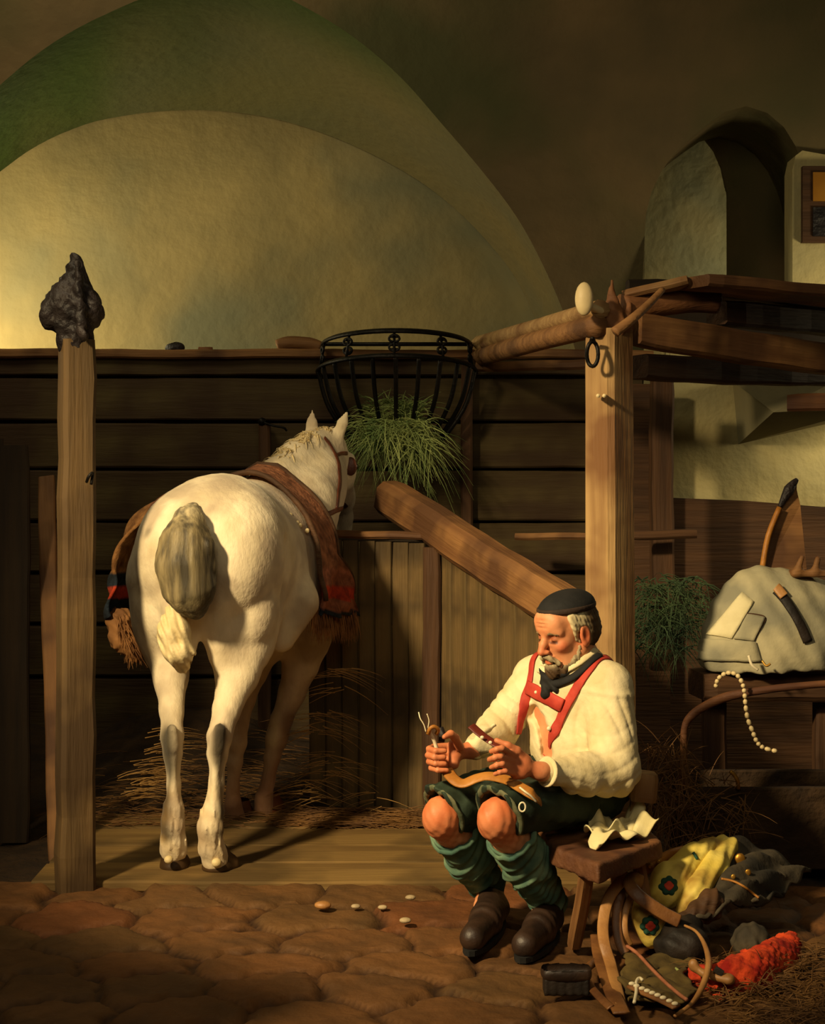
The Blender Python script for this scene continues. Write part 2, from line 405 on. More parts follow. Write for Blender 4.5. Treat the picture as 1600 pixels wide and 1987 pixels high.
for i, (px, py) in enumerate(edge):
    b = PV(px, py); b.z = max(b.z, -.05)
    if vs: b.x = max(b.x, vs[-1][0]+.002)
    GZ = [2.25+(ZT-2.25)*k/30 for k in range(31)]
    for j in range(11):
        vs.append((b.x, vy(b.x, 0), b.z+(max(2.25, b.z)-b.z)*j/10) if b.z < 2.25 else (b.x, vy(b.x, b.z), b.z))
    for z in GZ[1:]: zz_ = max(z, b.z); vs.append((b.x, vy(b.x, zz_), zz_))
for i in range(len(edge)-1):
    if edge[i][0] == edge[i+1][0] and edge[i][1] == edge[i+1][1]: continue
    for j in range(NV): a = i*(NV+1)+j; fs.append((a, a+NV+1, a+NV+2, a+1))
cl_ = tag(raw('ceiling', vs, fs, M['vault']), kind='structure')
nn_ = []
for v in vs:
    e = .01; dx = (vy(v[0]+e, v[2])-vy(v[0]-e, v[2]))/(2*e); dz = (vy(v[0], v[2]+e)-vy(v[0], v[2]-e))/(2*e); nn_.append(tuple(Vector((dx, -1, dz)).normalized()))
cl_.data.normals_split_custom_set_from_vertices(nn_)
# depth of the pointed opening
vs = []; fs = []
for (px, py) in PT:
    a = PV(px, py); a.z = max(a.z, -.05); vs += [a, Vector((a.x*1.0, YN+.42, a.z))]
for i in range(len(PT)-1): fs.append((2*i, 2*i+1, 2*i+3, 2*i+2))
tag(raw('trim_1', vs, fs, M['vault']), kind='structure')
# second pier inside the opening, with its own small arch springing to the left
Y2 = 9.0; pier = [(1150,100),(1300,170),(1335,236),(1365,262),(1388,292),(1403,330),(1411,380),(1413,440),(1413,1300)]
pr = resample(pier, 40); vs = []; fs = []
for (px, py) in pr:
    a = P(px, py, Y2); b = P(1546, 100, Y2); top = P(px, 60, Y2)
    vs += [a, Vector((P(1700,0,Y2).x, Y2, a.z)) if False else Vector((P(1548,0,Y2).x, Y2, a.z)), Vector((a.x, Y2+.06, a.z))]
for i in range(len(pr)-1):
    a = 3*i; fs += [(a, a+3, a+4, a+1), (a, a+2, a+5, a+3)]
tag(raw('trim_2', vs, fs, M['vault']), kind='structure')
# niche wall beyond
tag(raw('wall_niche', [(1.0,9.9,-.1),(4.6,9.9,-.1),(4.6,9.9,4.4),(1.0,9.9,4.4)], [(3,2,1,0)], M['niche'], smooth=False), kind='structure')
# limewashed wall and window pier at the right
def poly_prism(name, pix, d, th, m, parent=None, smooth=False, skew=0):
    a = [P(x, y, d) for x, y in pix]; n = len(a); vs = a+[v+Vector((skew, th, 0)) for v in a]
    ar = sum(pix[i][0]*pix[(i+1) % n][1]-pix[(i+1) % n][0]*pix[i][1] for i in range(n))
    f = [tuple(range(n)), tuple(range(2*n-1, n-1, -1))]+[(i, i+n, (i+1) % n+n, (i+1) % n) for i in range(n)]
    if ar > 0: f = [tuple(reversed(q)) for q in f]
    return raw(name, vs, f, m, parent, smooth)
tag(poly_prism('wall_right', [(1537,620),(1537,330),(1543,302),(1556,292),(1600,300),(1900,300),(1900,1600),(1300,1600),(1300,620)], 8.3, .18, M['limewash']), kind='structure')
w = poly_prism('window_1', [(1557,322),(1720,322),(1720,470),(1557,470)], 8.26, .06, M['wood_dark']); tag(w, kind='structure')
poly_prism('window_pane', [(1577,334),(1700,334),(1700,390),(1577,390)], 8.25, .03, M['amber'], w)
poly_prism('window_pane', [(1577,402),(1700,402),(1700,458),(1577,458)], 8.25, .03, M['char'], w)
# chimney hood and mantel on that wall
hd = thing('chimney_hood', 'grey plaster chimney hood slanting out of the limewashed wall', 'chimney hood', P(1540,760,8.2))
vs = [P(1421,740,8.3),P(1700,716,8.3),P(1700,800,8.3),P(1432,862,8.3), P(1421,740,7.98),P(1700,700,7.7),P(1700,790,7.7),P(1500,800,7.8)]
raw('hood', vs, [(4,5,1,0),(5,4,7,6),(0,3,7,4),(3,2,6,7),(1,5,6,2)], M['niche'], hd, False)
beam('mantel_beam', P(1528,782,7.78), P(1760,778,7.6), .10, .085, M['wood_red'], hd)
tag(poly_prism('wall_dado', [(1230,1040),(1300,966),(1450,972),(1600,984),(1900,990),(1900,1700),(1230,1700)], 8.2, .08, M['wood_dark']), kind='structure')
nw = beam('light_blocker', (-2.6,3.6,.95), (-1.32,3.62,.66), .06, 2.3, M['shadow_wood'], None, seed=3, w2=.06, h2=1.45); tag(nw, kind='structure')  # unseen board added out of view to shade the lower-left floor
# side walls and the roof overhead, outside the picture
tag(raw('wall_left', [(-3.3,2,-.1),(-3.3,9.7,-.1),(-3.3,9.7,4.4),(-3.3,2,4.4)], [(0,1,2,3)], M['vault'], smooth=False), kind='structure')
# ============================================================ board partition across the back
YB = 8.3
pt = thing('board_partition', 'high partition of long horizontal boards behind the white horse', 'partition', (-.6, YB, 0))
rows = [(682,730),(732,815),(820,908),(912,1010),(1014,1110),(1114,1210),(1214,1310),(1314,1420),(1424,1490)]
for i, (ya, yb) in enumerate(rows):
    za = P(0, ya, YB).z; zb = P(0, yb, YB).z; off = .015*((i*7) % 3)
    beam('board', (-2.9, YB+off, (za+zb)/2), (1.20, YB+off, (za+zb)/2-.004*(i%2)), .05, za-zb-.006, M['wood_back'], pt, .008, .004, i*5+1, n=30)
raw('backing', [(-2.9,YB+.065,-.03),(1.2,YB+.065,-.03),(1.2,YB+.065,P(0,690,YB).z),(-2.9,YB+.065,P(0,690,YB).z)], [(3,2,1,0)], M['earth'], pt, False)  # dark sheet added behind the boards so their gaps stay dark
beam('top_rail', (-2.9, YB-.02, P(0,688,YB).z), (1.25, YB-.02, P(0,690,YB).z), .11, .05, M['wood_mid'], pt, .01, .006, 3, n=30)
for px in (514, 905): beam('stud', (P(px,0,YB-.06).x, YB-.06, -.03), (P(px,0,YB-.06).x, YB-.06, P(0,825,YB).z if px == 514 else P(0,700,YB).z), .06, .07, M['wood_dark'], pt, .01, .004, px)
raw('bolt_head', *tubemesh([P(508,818,8.2), P(508,818,8.24)], .022, 8), M['iron'], pt)
tube('cord', spline([P(512,820,8.2), P(530,826,8.2), P(550,830,8.2), P(556,836,8.21)], 4), .006, M['iron'], pt, 6)
# log and stone lying on top of the partition
v, f = tubemesh(spline([P(538,672,YB-.02), P(560,666,YB-.01), P(600,668,YB), P(622,674,YB)], 4), lerps([.034,.037,.036,.03], 13), 9)
tag(raw('firewood_log', v, f, M['wood_mid']), 'short split log lying on top of the board partition beside the iron rack', 'log')
S = Solid((-1.45,8.1,2.1), (-1.15,8.5,2.32), .007); c = P(338,676,8.3)
S.ell(c, (.05,.035,.027)); S.ell(c+Vector((.02,0,.008)), (.025,.03,.018)); S.disp(lambda x,y,z: .003*np.sin(x*90)*np.sin(z*110+y*60))
tag(S.obj('dark_stone', M['char']), 'small dark lump lying on top of the board partition near the left post', 'stone')
cap = P(385, 676, 8.3)
v, f = tubemesh([P(385,679,8.28), P(412,679,8.28)], .016, 7); tag(raw('wood_block', v, f, M['wood_red']), 'small reddish offcut lying on the partition top beside the dark lump', 'block')

# ============================================================ tall post at the left with its charred carved head
lp = thing('tall_post', 'tall squared stall post with blackened onion-shaped head at the left', 'post', P(145,1715,5.78))
zb = -.02; pb = P(146,1715,5.8); pa = P(150,660,5.8)
# section turned so that a narrow lit face shows at the left
def post_shell(name, pts, m, parent, turn, seed=0, bev=.015):
    """upright squared timber: pts=[(centre, width)], turned about its axis"""
    vs = []; fs = []; n = len(pts)
    for i, (c, w) in enumerate(pts):
        h = w/2; b = bev
        for j, (x, y) in enumerate([(-h+b,-h),(h-b,-h),(h,-h+b),(h,h-b),(h-b,h),(-h+b,h),(-h,h-b),(-h,-h+b)]):
            xx = x*math.cos(turn)-y*math.sin(turn); yy = x*math.sin(turn)+y*math.cos(turn)
            o = wob((c[0]+j, c[1], c[2]*2), .004, 6, seed); vs.append((c[0]+xx+o.x, c[1]+yy+o.y, c[2]))
    for i in range(n-1):
        for j in range(8): k = (j+1) % 8; fs.append((i*8+j, i*8+k, (i+1)*8+k, (i+1)*8+j))
    fs += [tuple(range(7,-1,-1)), tuple((n-1)*8+j for j in range(8))]
    # local Z along; material stretches along X so give the object a rotated frame
    Mx = Matrix.Rotation(-math.pi/2, 4, 'Y'); Mi = Mx.inverted()
    return raw(name, [Mi @ Vector(v) for v in vs], fs, m, parent, False, Mx)
T = math.radians(25)
pts = []
for i in range(15):
    t = i/14; c = pb.lerp(pa, t); c.z = -.03+(pa.z+.03)*t; w = .118+.01*(1-t); pts.append((c, w+.004*math.sin(i*2.1)))
post_shell('shaft', pts, M['wood_left'], lp, T, 2)
S = Solid((-1.46,5.6,1.9), (-1.02,6.0,2.42), .008)
hc = P(143,600,5.8)
S.cap(P(146,670,5.8), P(143,600,5.8), .062, .078, k=.03); S.ell(P(140,595,5.8), (.098,.09,.10), k=.03); S.cap(P(143,585,5.8), P(149,502,5.8), .075, .022, k=.03)
S.ell(P(182,603,5.78), (.035,.05,.055), k=.02); S.ell(P(95,610,5.78), (.035,.05,.06), k=.02)
S.cap(P(150,510,5.72), P(160,650,5.7), .012, .02, k=.02)
S.disp(lambda x,y,z: .006*np.sin(x*70+z*40)*np.sin(z*85+y*50)+.004*np.sin(x*130)*np.sin(y*120+z*90))
S.obj('head', M['char'], lp)
tube('iron_hook', spline([P(168,935,5.70), P(172,925,5.68), P(180,918,5.69), P(177,940,5.70)], 4), .006, M['iron'], lp, 6)
# boards leaning / fixed in the dark at the far left
tag(beam('leaning_plank', P(112,1680,6.3), P(88,925,6.9), .075, .03, M['wood_mid'], None, .006, .004, 8, up=Vector((0,1,0)), n=16), 'narrow brown plank leaning behind the left post', 'plank')
sd = thing('side_boards', 'dark upright boards closing the stall at the far left edge', 'boards', P(30,1600,6.3))
for i in range(6):
    x = -1.66-.14*i; beam('board', (x, 6.6+.12*i, -.03), (x, 6.6+.12*i, 1.62+.03*(i % 3)), .135, .03, M['shadow_wood'], sd, .006, .005, i, up=Vector((0,1,0)), n=14)

# ============================================================ loft: corner post, poles, beams
cp = thing('corner_post', 'thick squared loft post with worn pale edge and hanging iron ring', 'post', P(1182,1700,5.95))
pts = []
for i in range(15):
    t = i/14; px = 1186+(1182-1186)*t; c = P(px, 640, 5.95); c.z = -.03+(c.z+.03)*t; w = .155-.012*t; pts.append((c, w))
post_shell('shaft', pts, M['wood_post'], cp, math.radians(-48), 5, .02)
S = Solid((.58,5.7,1.98), (1.0,6.15,2.3), .007)   # gnarled, split top of the post
S.box(P(1184,628,5.95), (.05,.05,.05), r=.02); S.cap(P(1188,640,5.93), P(1187,545,5.93), .05, .004, k=.02); S.cap(P(1170,640,5.9), P(1160,585,5.9), .03, .008, k=.02); S.cap(P(1212,640,5.95), P(1222,588,5.95), .03, .008, k=.02)
S.disp(lambda x,y,z: .004*np.sin(x*110+z*30)*np.sin(z*60+y*90))
S.obj('split_head', M['wood_red'], cp)
S = Solid((.55,5.65,1.98), (.8,5.95,2.25), .005); S.ell(P(1133,580,5.78), (.034,.026,.062)); S.cap(P(1133,590,5.80), P(1168,605,5.88), .014, .016, k=.02)
S.obj('pale_knob', M['linen_bone'], cp)
pg = tube('peg', spline([P(1192,645,5.72), P(1225,620,5.74), P(1258,590,5.8), P(1285,562,5.86)], 5), lerps([.02,.018,.015,.012], 16), M['wood_mid'], cp, 8)
ring = [P(1149+11*math.sin(a), 687+24*math.cos(a)*-1, 5.80+.01*math.sin(a*2)) for a in np.linspace(0, 2*math.pi, 20, endpoint=False)]
tube('iron_ring', ring, .0075, M['iron'], cp, 7, closed=True)
tube('staple', spline([P(1145,665,5.86), P(1147,657,5.80), P(1151,657,5.80), P(1153,665,5.86)], 4), .006, M['iron'], cp, 6)
for px in (1160, 1172): tube('wooden_pin', [P(px,768,5.80), P(px,768,5.86)], .008, M['linen_bone'], cp, 7)

tag(tube('rail_pole', spline([P(1165,600,5.86), P(1050,632,6.7), P(930,668,8.25)], 8), lerps([.036,.034,.045], 17), M['wood_post'], None, 9), 'upper peeled pole running from the loft post back to the iron rack', 'pole')
tag(tube('rail_pole', spline([P(1160,632,5.86), P(1050,660,6.6), P(935,692,8.2)], 8), lerps([.042,.042,.05], 17), M['wood_mid'], None, 9), 'lower thicker pole under the pale one from the loft post', 'pole')
tag(beam('cross_rail', P(925,712,8.18), P(1150,704,8.0), .05, .05, M['wood_mid'], None, seed=5), 'thin horizontal rail on the dark boards behind the loft poles', 'rail')
tag(beam('loft_beam', P(1232,640,5.98), P(1640,704,6.55), .10, .125, M['wood_mid'], None, seed=7, n=16), 'long squared beam running right from the loft post', 'beam')
tag(beam('under_beam', P(1240,714,6.14), P(1640,730,6.9), .10, .10, M['wood_dark'], None, seed=9, n=12), 'dark beam tucked beneath the long squared loft beam', 'beam')
tag(tube('loft_log', spline([P(1205,596,6.0), P(1270,590,6.05), P(1340,582,6.1), P(1392,584,6.12)], 5), .05, M['wood_red'], None, 14), 'short round log with sawn end resting on the loft beam', 'log')
tag(beam('loft_plank', P(1212,578,6.06), P(1336,546,6.0), .16, .035, M['wood_post'], None, seed=11), 'pale split plank at the front edge of the loft', 'plank')
dk = thing('loft_deck', 'dark heavy deck planks on top of the loft at the upper right', 'deck', P(1470,560,6.3))
beam('plank', P(1334,547,5.98), P(1680,585,6.3), .30, .05, M['wood_mid'], dk, seed=12, n=14)
beam('plank', P(1350,564,6.22), P(1680,596,6.8), .28, .045, M['wood_dark'], dk, seed=13, n=14)
tag(beam('loft_gap_filler', P(1215,606,7.0), P(1760,640,7.5), .04, .30, M['shadow_wood'], None, seed=21), 'dark filler board added to blacken the gap behind the long beam', 'board')  # added only to darken the opening between deck and beam
tag(beam('loft_joist', P(1392,606,6.2), P(1700,640,6.9), .11, .10, M['wood_dark'], None, seed=14), 'dark joist between the deck planks and the long beam', 'joist')
tag(beam('back_post', P(1282,1300,7.6), P(1282,730,7.6), .10, .12, M['wood_dark'], None, seed=15, up=Vector((0,1,0)), n=16), 'dark rear loft post left of the limewashed wall', 'post')
tag(beam('mid_rail', P(1000,1040,7.9), P(1140,1040,7.8), .06, .035, M['wood_mid'], None, seed=16), 'thin brown rail low across the dark gap left of the loft post', 'rail')
tag(beam('low_crossbar', P(1225,1037,7.4), P(1350,1034,7.4), .05, .04, M['wood_dark'], None, seed=18), 'dark crossbar right of the loft post above the hay', 'crossbar')
# dark boarding under the loft behind the stall side
tag(poly_prism('wall_under_loft', [(1180,745),(1300,745),(1300,1500),(1180,1500)], 8.05, .05, M['wood_dark']), kind='structure')

# ============================================================ manger front and stall side
mg = thing('manger', 'boxed wooden manger of upright boards in front of the horse', 'manger', P(740,1500,7.3))
A = P(600,1040,7.25); B = P(826,1050,7.1)
for i in range(7):
    a = A.lerp(B, (i+.5)/7); beam('board', (a.x, a.y, -.03), (a.x, a.y, A.z+(B.z-A.z)*i/7-.012), (B-A).length/7-.004, .03, M['wood_stall'], mg, .005, .003, i*3, up=Vector((0,1,0)), n=10)
beam('top_board', P(590,1036,7.30), P(830,1042,7.15), .14, .035, M['wood_mid'], mg, seed=2)
raw('inner_box', [P(600,1048,7.3),P(826,1055,7.15),P(826,1055,7.15)+Vector((0,.7,0)),P(600,1048,7.3)+Vector((0,.6,0))], [(3,2,1,0)], M['earth'], mg, False)
beam('end_post', (P(838,1080,7.05).x, 7.05, -.03), (P(838,1080,7.05).x, 7.05, P(838,1062,7.05).z), .08, .06, M['wood_dark'], mg, seed=4, up=Vector((0,1,0)))
sp = thing('stall_partition', 'sloping-topped stall partition of upright boards behind the seated man', 'partition', P(980,1500,6.5))
RA = P(752,962,7.55); RB = P(1150,1218,5.98)
beam('sloping_rail', RA, RB, .13, .165, M['wood_mid'], sp, .03, .006, 6, n=20)
nb = 9; C0 = P(850,1100,7.1); C1 = P(1150,1260,6.02)
for i in range(nb):
    t = (i+.5)/nb; q = C0.lerp(C1, t); wd = (C1-C0).length/nb; dv = (C1-C0); dv.z = 0; dv.normalize()
    # height of the rail's underside above this board
    s_ = (q.y-RA.y)/(RB.y-RA.y); zt = RA.z+(RB.z-RA.z)*s_-.05
    Z = Vector((0,0,1)); Yv = Z.cross(dv)
    o = beam('board', (0,0,0), (zt+.03,0,0), wd-.004, .03, M['wood_stall'], None, .005, .003, i*2, n=10)
    Mx = Matrix((Z, dv, Yv)).transposed().to_4x4() if False else Matrix((Z, Yv, -dv)).transposed().to_4x4()
    Mx = Matrix((Z, dv, Z.cross(dv))).transposed().to_4x4(); Mx.translation = (q.x, q.y, -.03); o.matrix_world = Mx
    o.parent = sp; o.matrix_parent_inverse = Matrix.Translation(sp.location).inverted()

# ============================================================ iron hay rack
RC = P(768, 690, 7.75); RACKY = -.035; hr = thing('hay_rack', 'black iron basket hay rack on the boards above the manger', 'hay rack', (RC.x, 8.2, RC.z))
# half-round basket: rim, lower hoop, bars running down and in
rx, ry = .385, .42
def hoop(rx, ry, z, zd, n=28):
    return [Vector((RC.x+rx*math.cos(a), 8.22-ry*math.sin(a), z+zd*math.sin(a))) for a in np.linspace(0, math.pi, n)]
z1 = P(0,668,8.2).z; z2 = P(0,720,8.2).z
top = hoop(.38,.48,P(0,672,8.22).z, .035); mid = hoop(.405,.52,P(0,722,8.22).z, .045)
tube('top_hoop', top, .017, M['iron'], hr, 8, flat=(1,.6)); tube('lower_hoop', mid, .017, M['iron'], hr, 8, flat=(1,.6))
tube('back_bar', [Vector((RC.x-.39,8.23,z1+.0)), Vector((RC.x+.39,8.23,z1))], .011, M['iron'], hr, 7)
for k in range(11):
    a = math.pi*(k+.5)/11; q = Vector((RC.x+.405*math.cos(a), 8.22-.52*math.sin(a), P(0,722,8.22).z+.045*math.sin(a)))
    e = Vector((RC.x+.16*math.cos(a), 8.2-.16*math.sin(a), P(0,890,8.2).z)); mm = q.lerp(e, .45)+Vector((.05*math.cos(a), -.05*math.sin(a), 0))
    tube('bar', spline([q, mm, e], 6), .0115, M['iron'], hr, 7)
for k in range(5):     # scroll ornaments between the hoops
    a = math.pi*(k+.5)/5+.02; u = Vector((-math.sin(a), -math.cos(a)*1.0, 0)); u.normalize()
    q1 = Vector((RC.x+.38*math.cos(a), 8.22-.48*math.sin(a), P(0,672,8.22).z+.035*math.sin(a))); q2 = Vector((RC.x+.405*math.cos(a), 8.22-.52*math.sin(a), P(0,722,8.22).z+.045*math.sin(a)))
    c = (q1+q2)/2; up = Vector((0,0,1)); parts = [tubemesh([q1, q2], .007, 6)]
    for sx in (-1, 1):
        for sz in (-1, 1):
            sc = [c+u*sx*(.002+.028*math.sin(th)*(1-th/9))+up*sz*(.006+.03*(1-math.cos(th))*.55) for th in np.linspace(0, 4.6, 14)]
            parts.append(tubemesh(sc, .0065, 6))
    raw('scroll', *merge(parts), M['iron'], hr)

hr.location.y += RACKY
# ------------------------------------------------------------ blades (hay, straw)
def blades(name, m, specs, parent=None):
    """specs: (root, direction, length, width, droop)"""
    vs = []; fs = []
    for (r, d, L_, w, dr) in specs:
        r = Vector(r); d = Vector(d).normalized(); s = d.cross(Vector((random.uniform(-.3,.3), -1, random.uniform(-.3,.3)))); s.normalize(); o = len(vs); n = 4
        for i in range(n+1):
            t = i/n; p = r+d*L_*t+Vector((0,0,-dr*L_*t*t)); ww = w*(1-t*.85)
            vs += [p-s*ww, p+s*ww, p+s.cross(d)*ww*1.2]
        for i in range(n):
            for j in range(3): k = (j+1) % 3; fs.append((o+3*i+j, o+3*i+k, o+3*i+3+k, o+3*i+3+j))
        fs += [(o+2,o+1,o), (o+3*n,o+3*n+1,o+3*n+2)]
    return raw(name, vs, fs, m, parent, False)
ru = random.uniform
def tuft(c, r, n, L_, w, up=0, dr=.9, fwd=.4):
    out = []
    for _ in range(n):
        a = ru(0, 2*math.pi); e = ru(-.6, 1)
        d = Vector((math.cos(a), math.sin(a)*.8-fwd, e*.6+up)); p = Vector(c)+Vector((ru(-1,1)*r[0], ru(-1,1)*r[1], ru(-1,1)*r[2]))
        out.append((p, d, L_*ru(.5,1.1), w*ru(.6,1.3), dr*ru(.4,1.4)))
    return out
sp_ = tuft(P(765,800,7.95), (.13,.12,.05), 260, .17, .0035, .5, .5)+tuft(P(765,835,7.85), (.18,.12,.05), 420, .22, .0038, .15, 1.0)+tuft(P(775,860,7.85), (.16,.12,.03), 220, .24, .0038, -.2, .8)
tag(blades('rack_hay', M['hay'], sp_), 'green hay spilling through the bottom of the iron rack', 'hay', kind='stuff')
sp_ = tuft(P(1300,1170,7.3), (.16,.14,.12), 420, .18, .0035, .0, 1.0)+tuft(P(1280,1230,7.3), (.15,.1,.08), 160, .18, .0035, -.1, 1.0)
tag(blades('loose_hay', M['hay_dark'], sp_), 'dark green hay heap under the loft right of the corner post', 'hay', kind='stuff')
# straw bedding around the horse's legs and heap under the manger
sp_ = []
for _ in range(1500):
    x = ru(-1.45,.5); y = ru(6.7,8.1)
    if x > -.5 and y > 7.0: y = ru(6.7, 7.0)
    if x > .05+(7.1-y)*.53: x -= .6
    y = y; hgt = .02+max(0,(y-6.9))*.16*(1+.3*math.sin(x*5))
    a = ru(-.5,.5)+(0 if random.random() < .5 else math.pi); sp_.append(((x, y, hgt*ru(.1,1)), (math.cos(a), math.sin(a)*.5-.15, ru(-.1,.35)), ru(.10,.26), ru(.0018,.0032), .3))
tag(blades('straw_bedding', M['straw_dark'], sp_), 'loose brown straw bedding on the stall floor around the horse', 'straw', kind='stuff')
sp_ = []
for (cx_, cy_, n_) in [(275,1500,34),(250,1530,26),(300,1440,20),(620,1400,26),(640,1480,28),(660,1320,22),(600,1530,22),(720,1560,12)]:
    for _ in range(n_):
        d = 6.95; p = P(cx_+ru(-25,25), cy_+ru(-25,25), d); p.z = max(p.z, .03); sp_.append((p, (ru(.7,1.2)*(1 if cx_ < 400 else random.choice((-1,1))), ru(-.2,.1), .45*ru(.3,1) if cx_ < 400 else ru(-.3,.15)), ru(.12,.22), ru(.0016,.0026), .25))
tag(blades('straw_wisps', M['straw'], sp_), 'paler straw wisps catching light beside the horse legs', 'straw', kind='stuff')
# ============================================================ the white horse
from mathutils.bvhtree import BVHTree
def bvh_of(*obs):
    V = []; Fc = []
    for o in obs:
        n = len(V); mw = o.matrix_basis if o.parent is None else Matrix.Identity(4)
        V += [v.co.copy() for v in o.data.vertices]; Fc += [tuple(i+n for i in p.vertices) for p in o.data.polygons]
    return BVHTree.FromPolygons(V, Fc)
EYEP = Vector((0,0,EYE))
def on(b, px, py, off=.004):
    """where a line of sight meets a body, lifted off its skin"""
    d = (P(px, py, 1)-EYEP).normalized(); h = b.ray_cast(EYEP, d)
    if h[0] is None: return None
    n = h[1] if h[1].dot(d) < 0 else -h[1]
    return h[0]+n*off, n
def near(b, p, off=.004):
    h = b.find_nearest(Vector(p)); n = h[1]
    if (Vector(p)-h[0]).dot(n) < 0 and (Vector(p)-h[0]).length > .15: pass
    return h[0]+n*off, n
def strap(name, b, pix, w, th, m, parent, off=.004, n=6, cols=None, wrap=None):
    pts = []
    for q in pix:
        if len(q) == 2: r = on(b, q[0], q[1], off)
        else: r = near(b, P(*q), off)
        if r is None:
            print('MISS', name, q); continue
        pts.append(r)
    ps = spline([p for p, _ in pts], n); ns = []
    fin = []
    for p in ps:
        r = near(b, p, off); fin.append(r[0]); ns.append(r[1])
    # smooth
    for _ in range(2):
        fin = [fin[0]]+[(fin[i-1]+fin[i]*2+fin[i+1])/4 for i in range(1, len(fin)-1)]+[fin[-1]]
        ns = [ns[0]]+[(ns[i-1]+ns[i]*2+ns[i+1]).normalized() for i in range(1, len(ns)-1)]+[ns[-1]]
    v, f = tubemesh(fin, 1.0, 10, False, (w/2, th/2), up=lambda i: ns[i])
    return raw(name, v, f, m, parent)

M['coat'] = mat('white horse coat', (206,188,150), (232,216,182), 9, .75, .5, 70, attr=True, c3=(186,168,140), s3=5, lo=.3, hi=.6, bdist=.006, stretch=(1,1,.5), sheen=.1)
M['tailhair'] = mat('grey tail hair', (112,104,88), (214,198,160), 34, .6, .5, 60, stretch=(1,1,.12), bdist=.01, attr=True)
M['mane'] = mat('cream mane', (206,184,132), (226,206,158), 20, .6, .2)
M['hoof'] = mat('hoof horn', (84,64,44), (120,92,62), 8, .5, .2, attr=True)
M['strap_brown'] = mat('brown strap leather', (74,36,22), (104,54,32), 16, .45, .2, spec=.5)
M['blanket'] = mat('striped woollen blanket', (170,160,150), (255,255,255), 22, .95, .8, 60, attr=True, bdist=.008)
M['fur'] = mat('brown fringe', (108,70,40), (168,118,68), 10, .8, 0)
M['eye'] = mat('dark eye', (14,10,8), (14,10,8), 5, .15, 0, spec=.8)

ax = Vector((.217,.976,0)).normalized(); rx_ = Vector((ax.y,-ax.x,0)); HO = Vector((-.785,6.19,0))
def W(s, l, z): return HO+ax*s+rx_*l+Vector((0,0,z))
ROT = [list(rx_), list(ax), [0,0,1]]
horse = thing('horse', 'white horse seen from behind standing in the stall with head turned to the manger', 'horse', (-.75, 6.3, 0))
H = Solid((-1.25,5.75,-.01), (-.05,7.95,1.86), .0095)
# trunk
H.ell(W(.08,.0,1.20), (.285,.32,.30), ROT, .05)
H.ell(W(-.02,.13,1.17), (.16,.22,.24), ROT, .06); H.ell(W(-.02,-.13,1.17), (.16,.22,.24), ROT, .06)
H.ell(W(.48,.01,1.11), (.295,.48,.33), ROT, .10)
H.ell(W(.86,.0,1.12), (.24,.26,.34), ROT, .12)
H.cap(W(.2,0,1.36), W(.8,0,1.36), .09, .09, .12)
# thighs and hind legs
def leg(pts, k=.05):
    for i in range(len(pts)-1):
        a, b = pts[i], pts[i+1]; H.cap(P(*a[:3]), P(*b[:3]), a[3], b[3], k if i < 2 else .022)
leg([(472,1110,6.22,.158),(474,1195,6.22,.148),(474,1250,6.18,.112),(460,1310,6.12,.082),(440,1375,6.04,.052),(426,1430,5.99,.045),(422,1462,5.98,.037),(420,1520,5.97,.026),(413,1575,5.95,.034),(408,1605,5.95,.040),(410,1645,5.97,.040),(417,1668,5.99,.052)])
leg([(325,1110,6.24,.15),(326,1200,6.26,.13),(328,1262,6.24,.095),(331,1315,6.16,.066),(333,1380,6.07,.044),(334,1430,6.01,.041),(335,1462,6.0,.034),(337,1520,5.99,.023),(336,1570,5.97,.031),(334,1600,5.97,.038),(335,1632,5.99,.040),(337,1650,6.01,.050)])
# point of the hocks and tendons
H.cap(P(426,1415,5.93), P(421,1450,5.935), .022, .024, .03); H.cap(P(420,1460,5.94), P(415,1560,5.93), .014, .012, .02)
H.cap(P(334,1415,5.95), P(335,1450,5.955), .020, .022, .03); H.cap(P(335,1460,5.96), P(336,1560,5.95), .012, .011, .02)
# inner thigh muscles and the cleft below the tail
H.ell(P(480,1180,6.13), (.118,.11,.165), None, .014); H.ell(P(318,1170,6.15), (.10,.11,.16), None, .03)
H.cap(P(300,1130,6.2), P(306,1235,6.2), .10, .075, .05)
H.cap(P(350,1180,6.02), P(352,1262,6.05), .075, .055, .05); H.cap(P(415,1170,6.05), P(430,1270,6.08), .07, .05, .06)
H.cap(P(404,1080,5.86), P(396,1190,5.93), .012, .03, .05, 's'); H.cap(P(392,1200,5.95), P(388,1330,6.02), .035, .05, .04, 's')
# stifle, flank fold
H.cap(W(.33,.25,.98), W(.27,.20,.84), .09, .06, .06)
H.cap(P(562,1060,6.2), P(560,1210,6.22), .02, .03, .07, 's')
# front legs
leg([(585,1165,6.98,.125),(592,1235,6.96,.105),(583,1290,6.97,.078),(566,1345,6.98,.057),(545,1400,6.98,.046),(537,1432,6.98,.047),(528,1470,6.99,.034),(520,1515,6.99,.028),(512,1548,6.98,.036),(511,1568,6.99,.038),(518,1586,7.02,.048)])
leg([(515,1180,6.95,.12),(500,1245,6.93,.10),(484,1300,6.92,.078),(472,1355,6.92,.052),(462,1405,6.91,.043),(459,1440,6.91,.043),(455,1480,6.91,.032),(452,1530,6.91,.026),(452,1562,6.90,.034),(456,1585,6.91,.040),(462,1602,6.94,.048)])
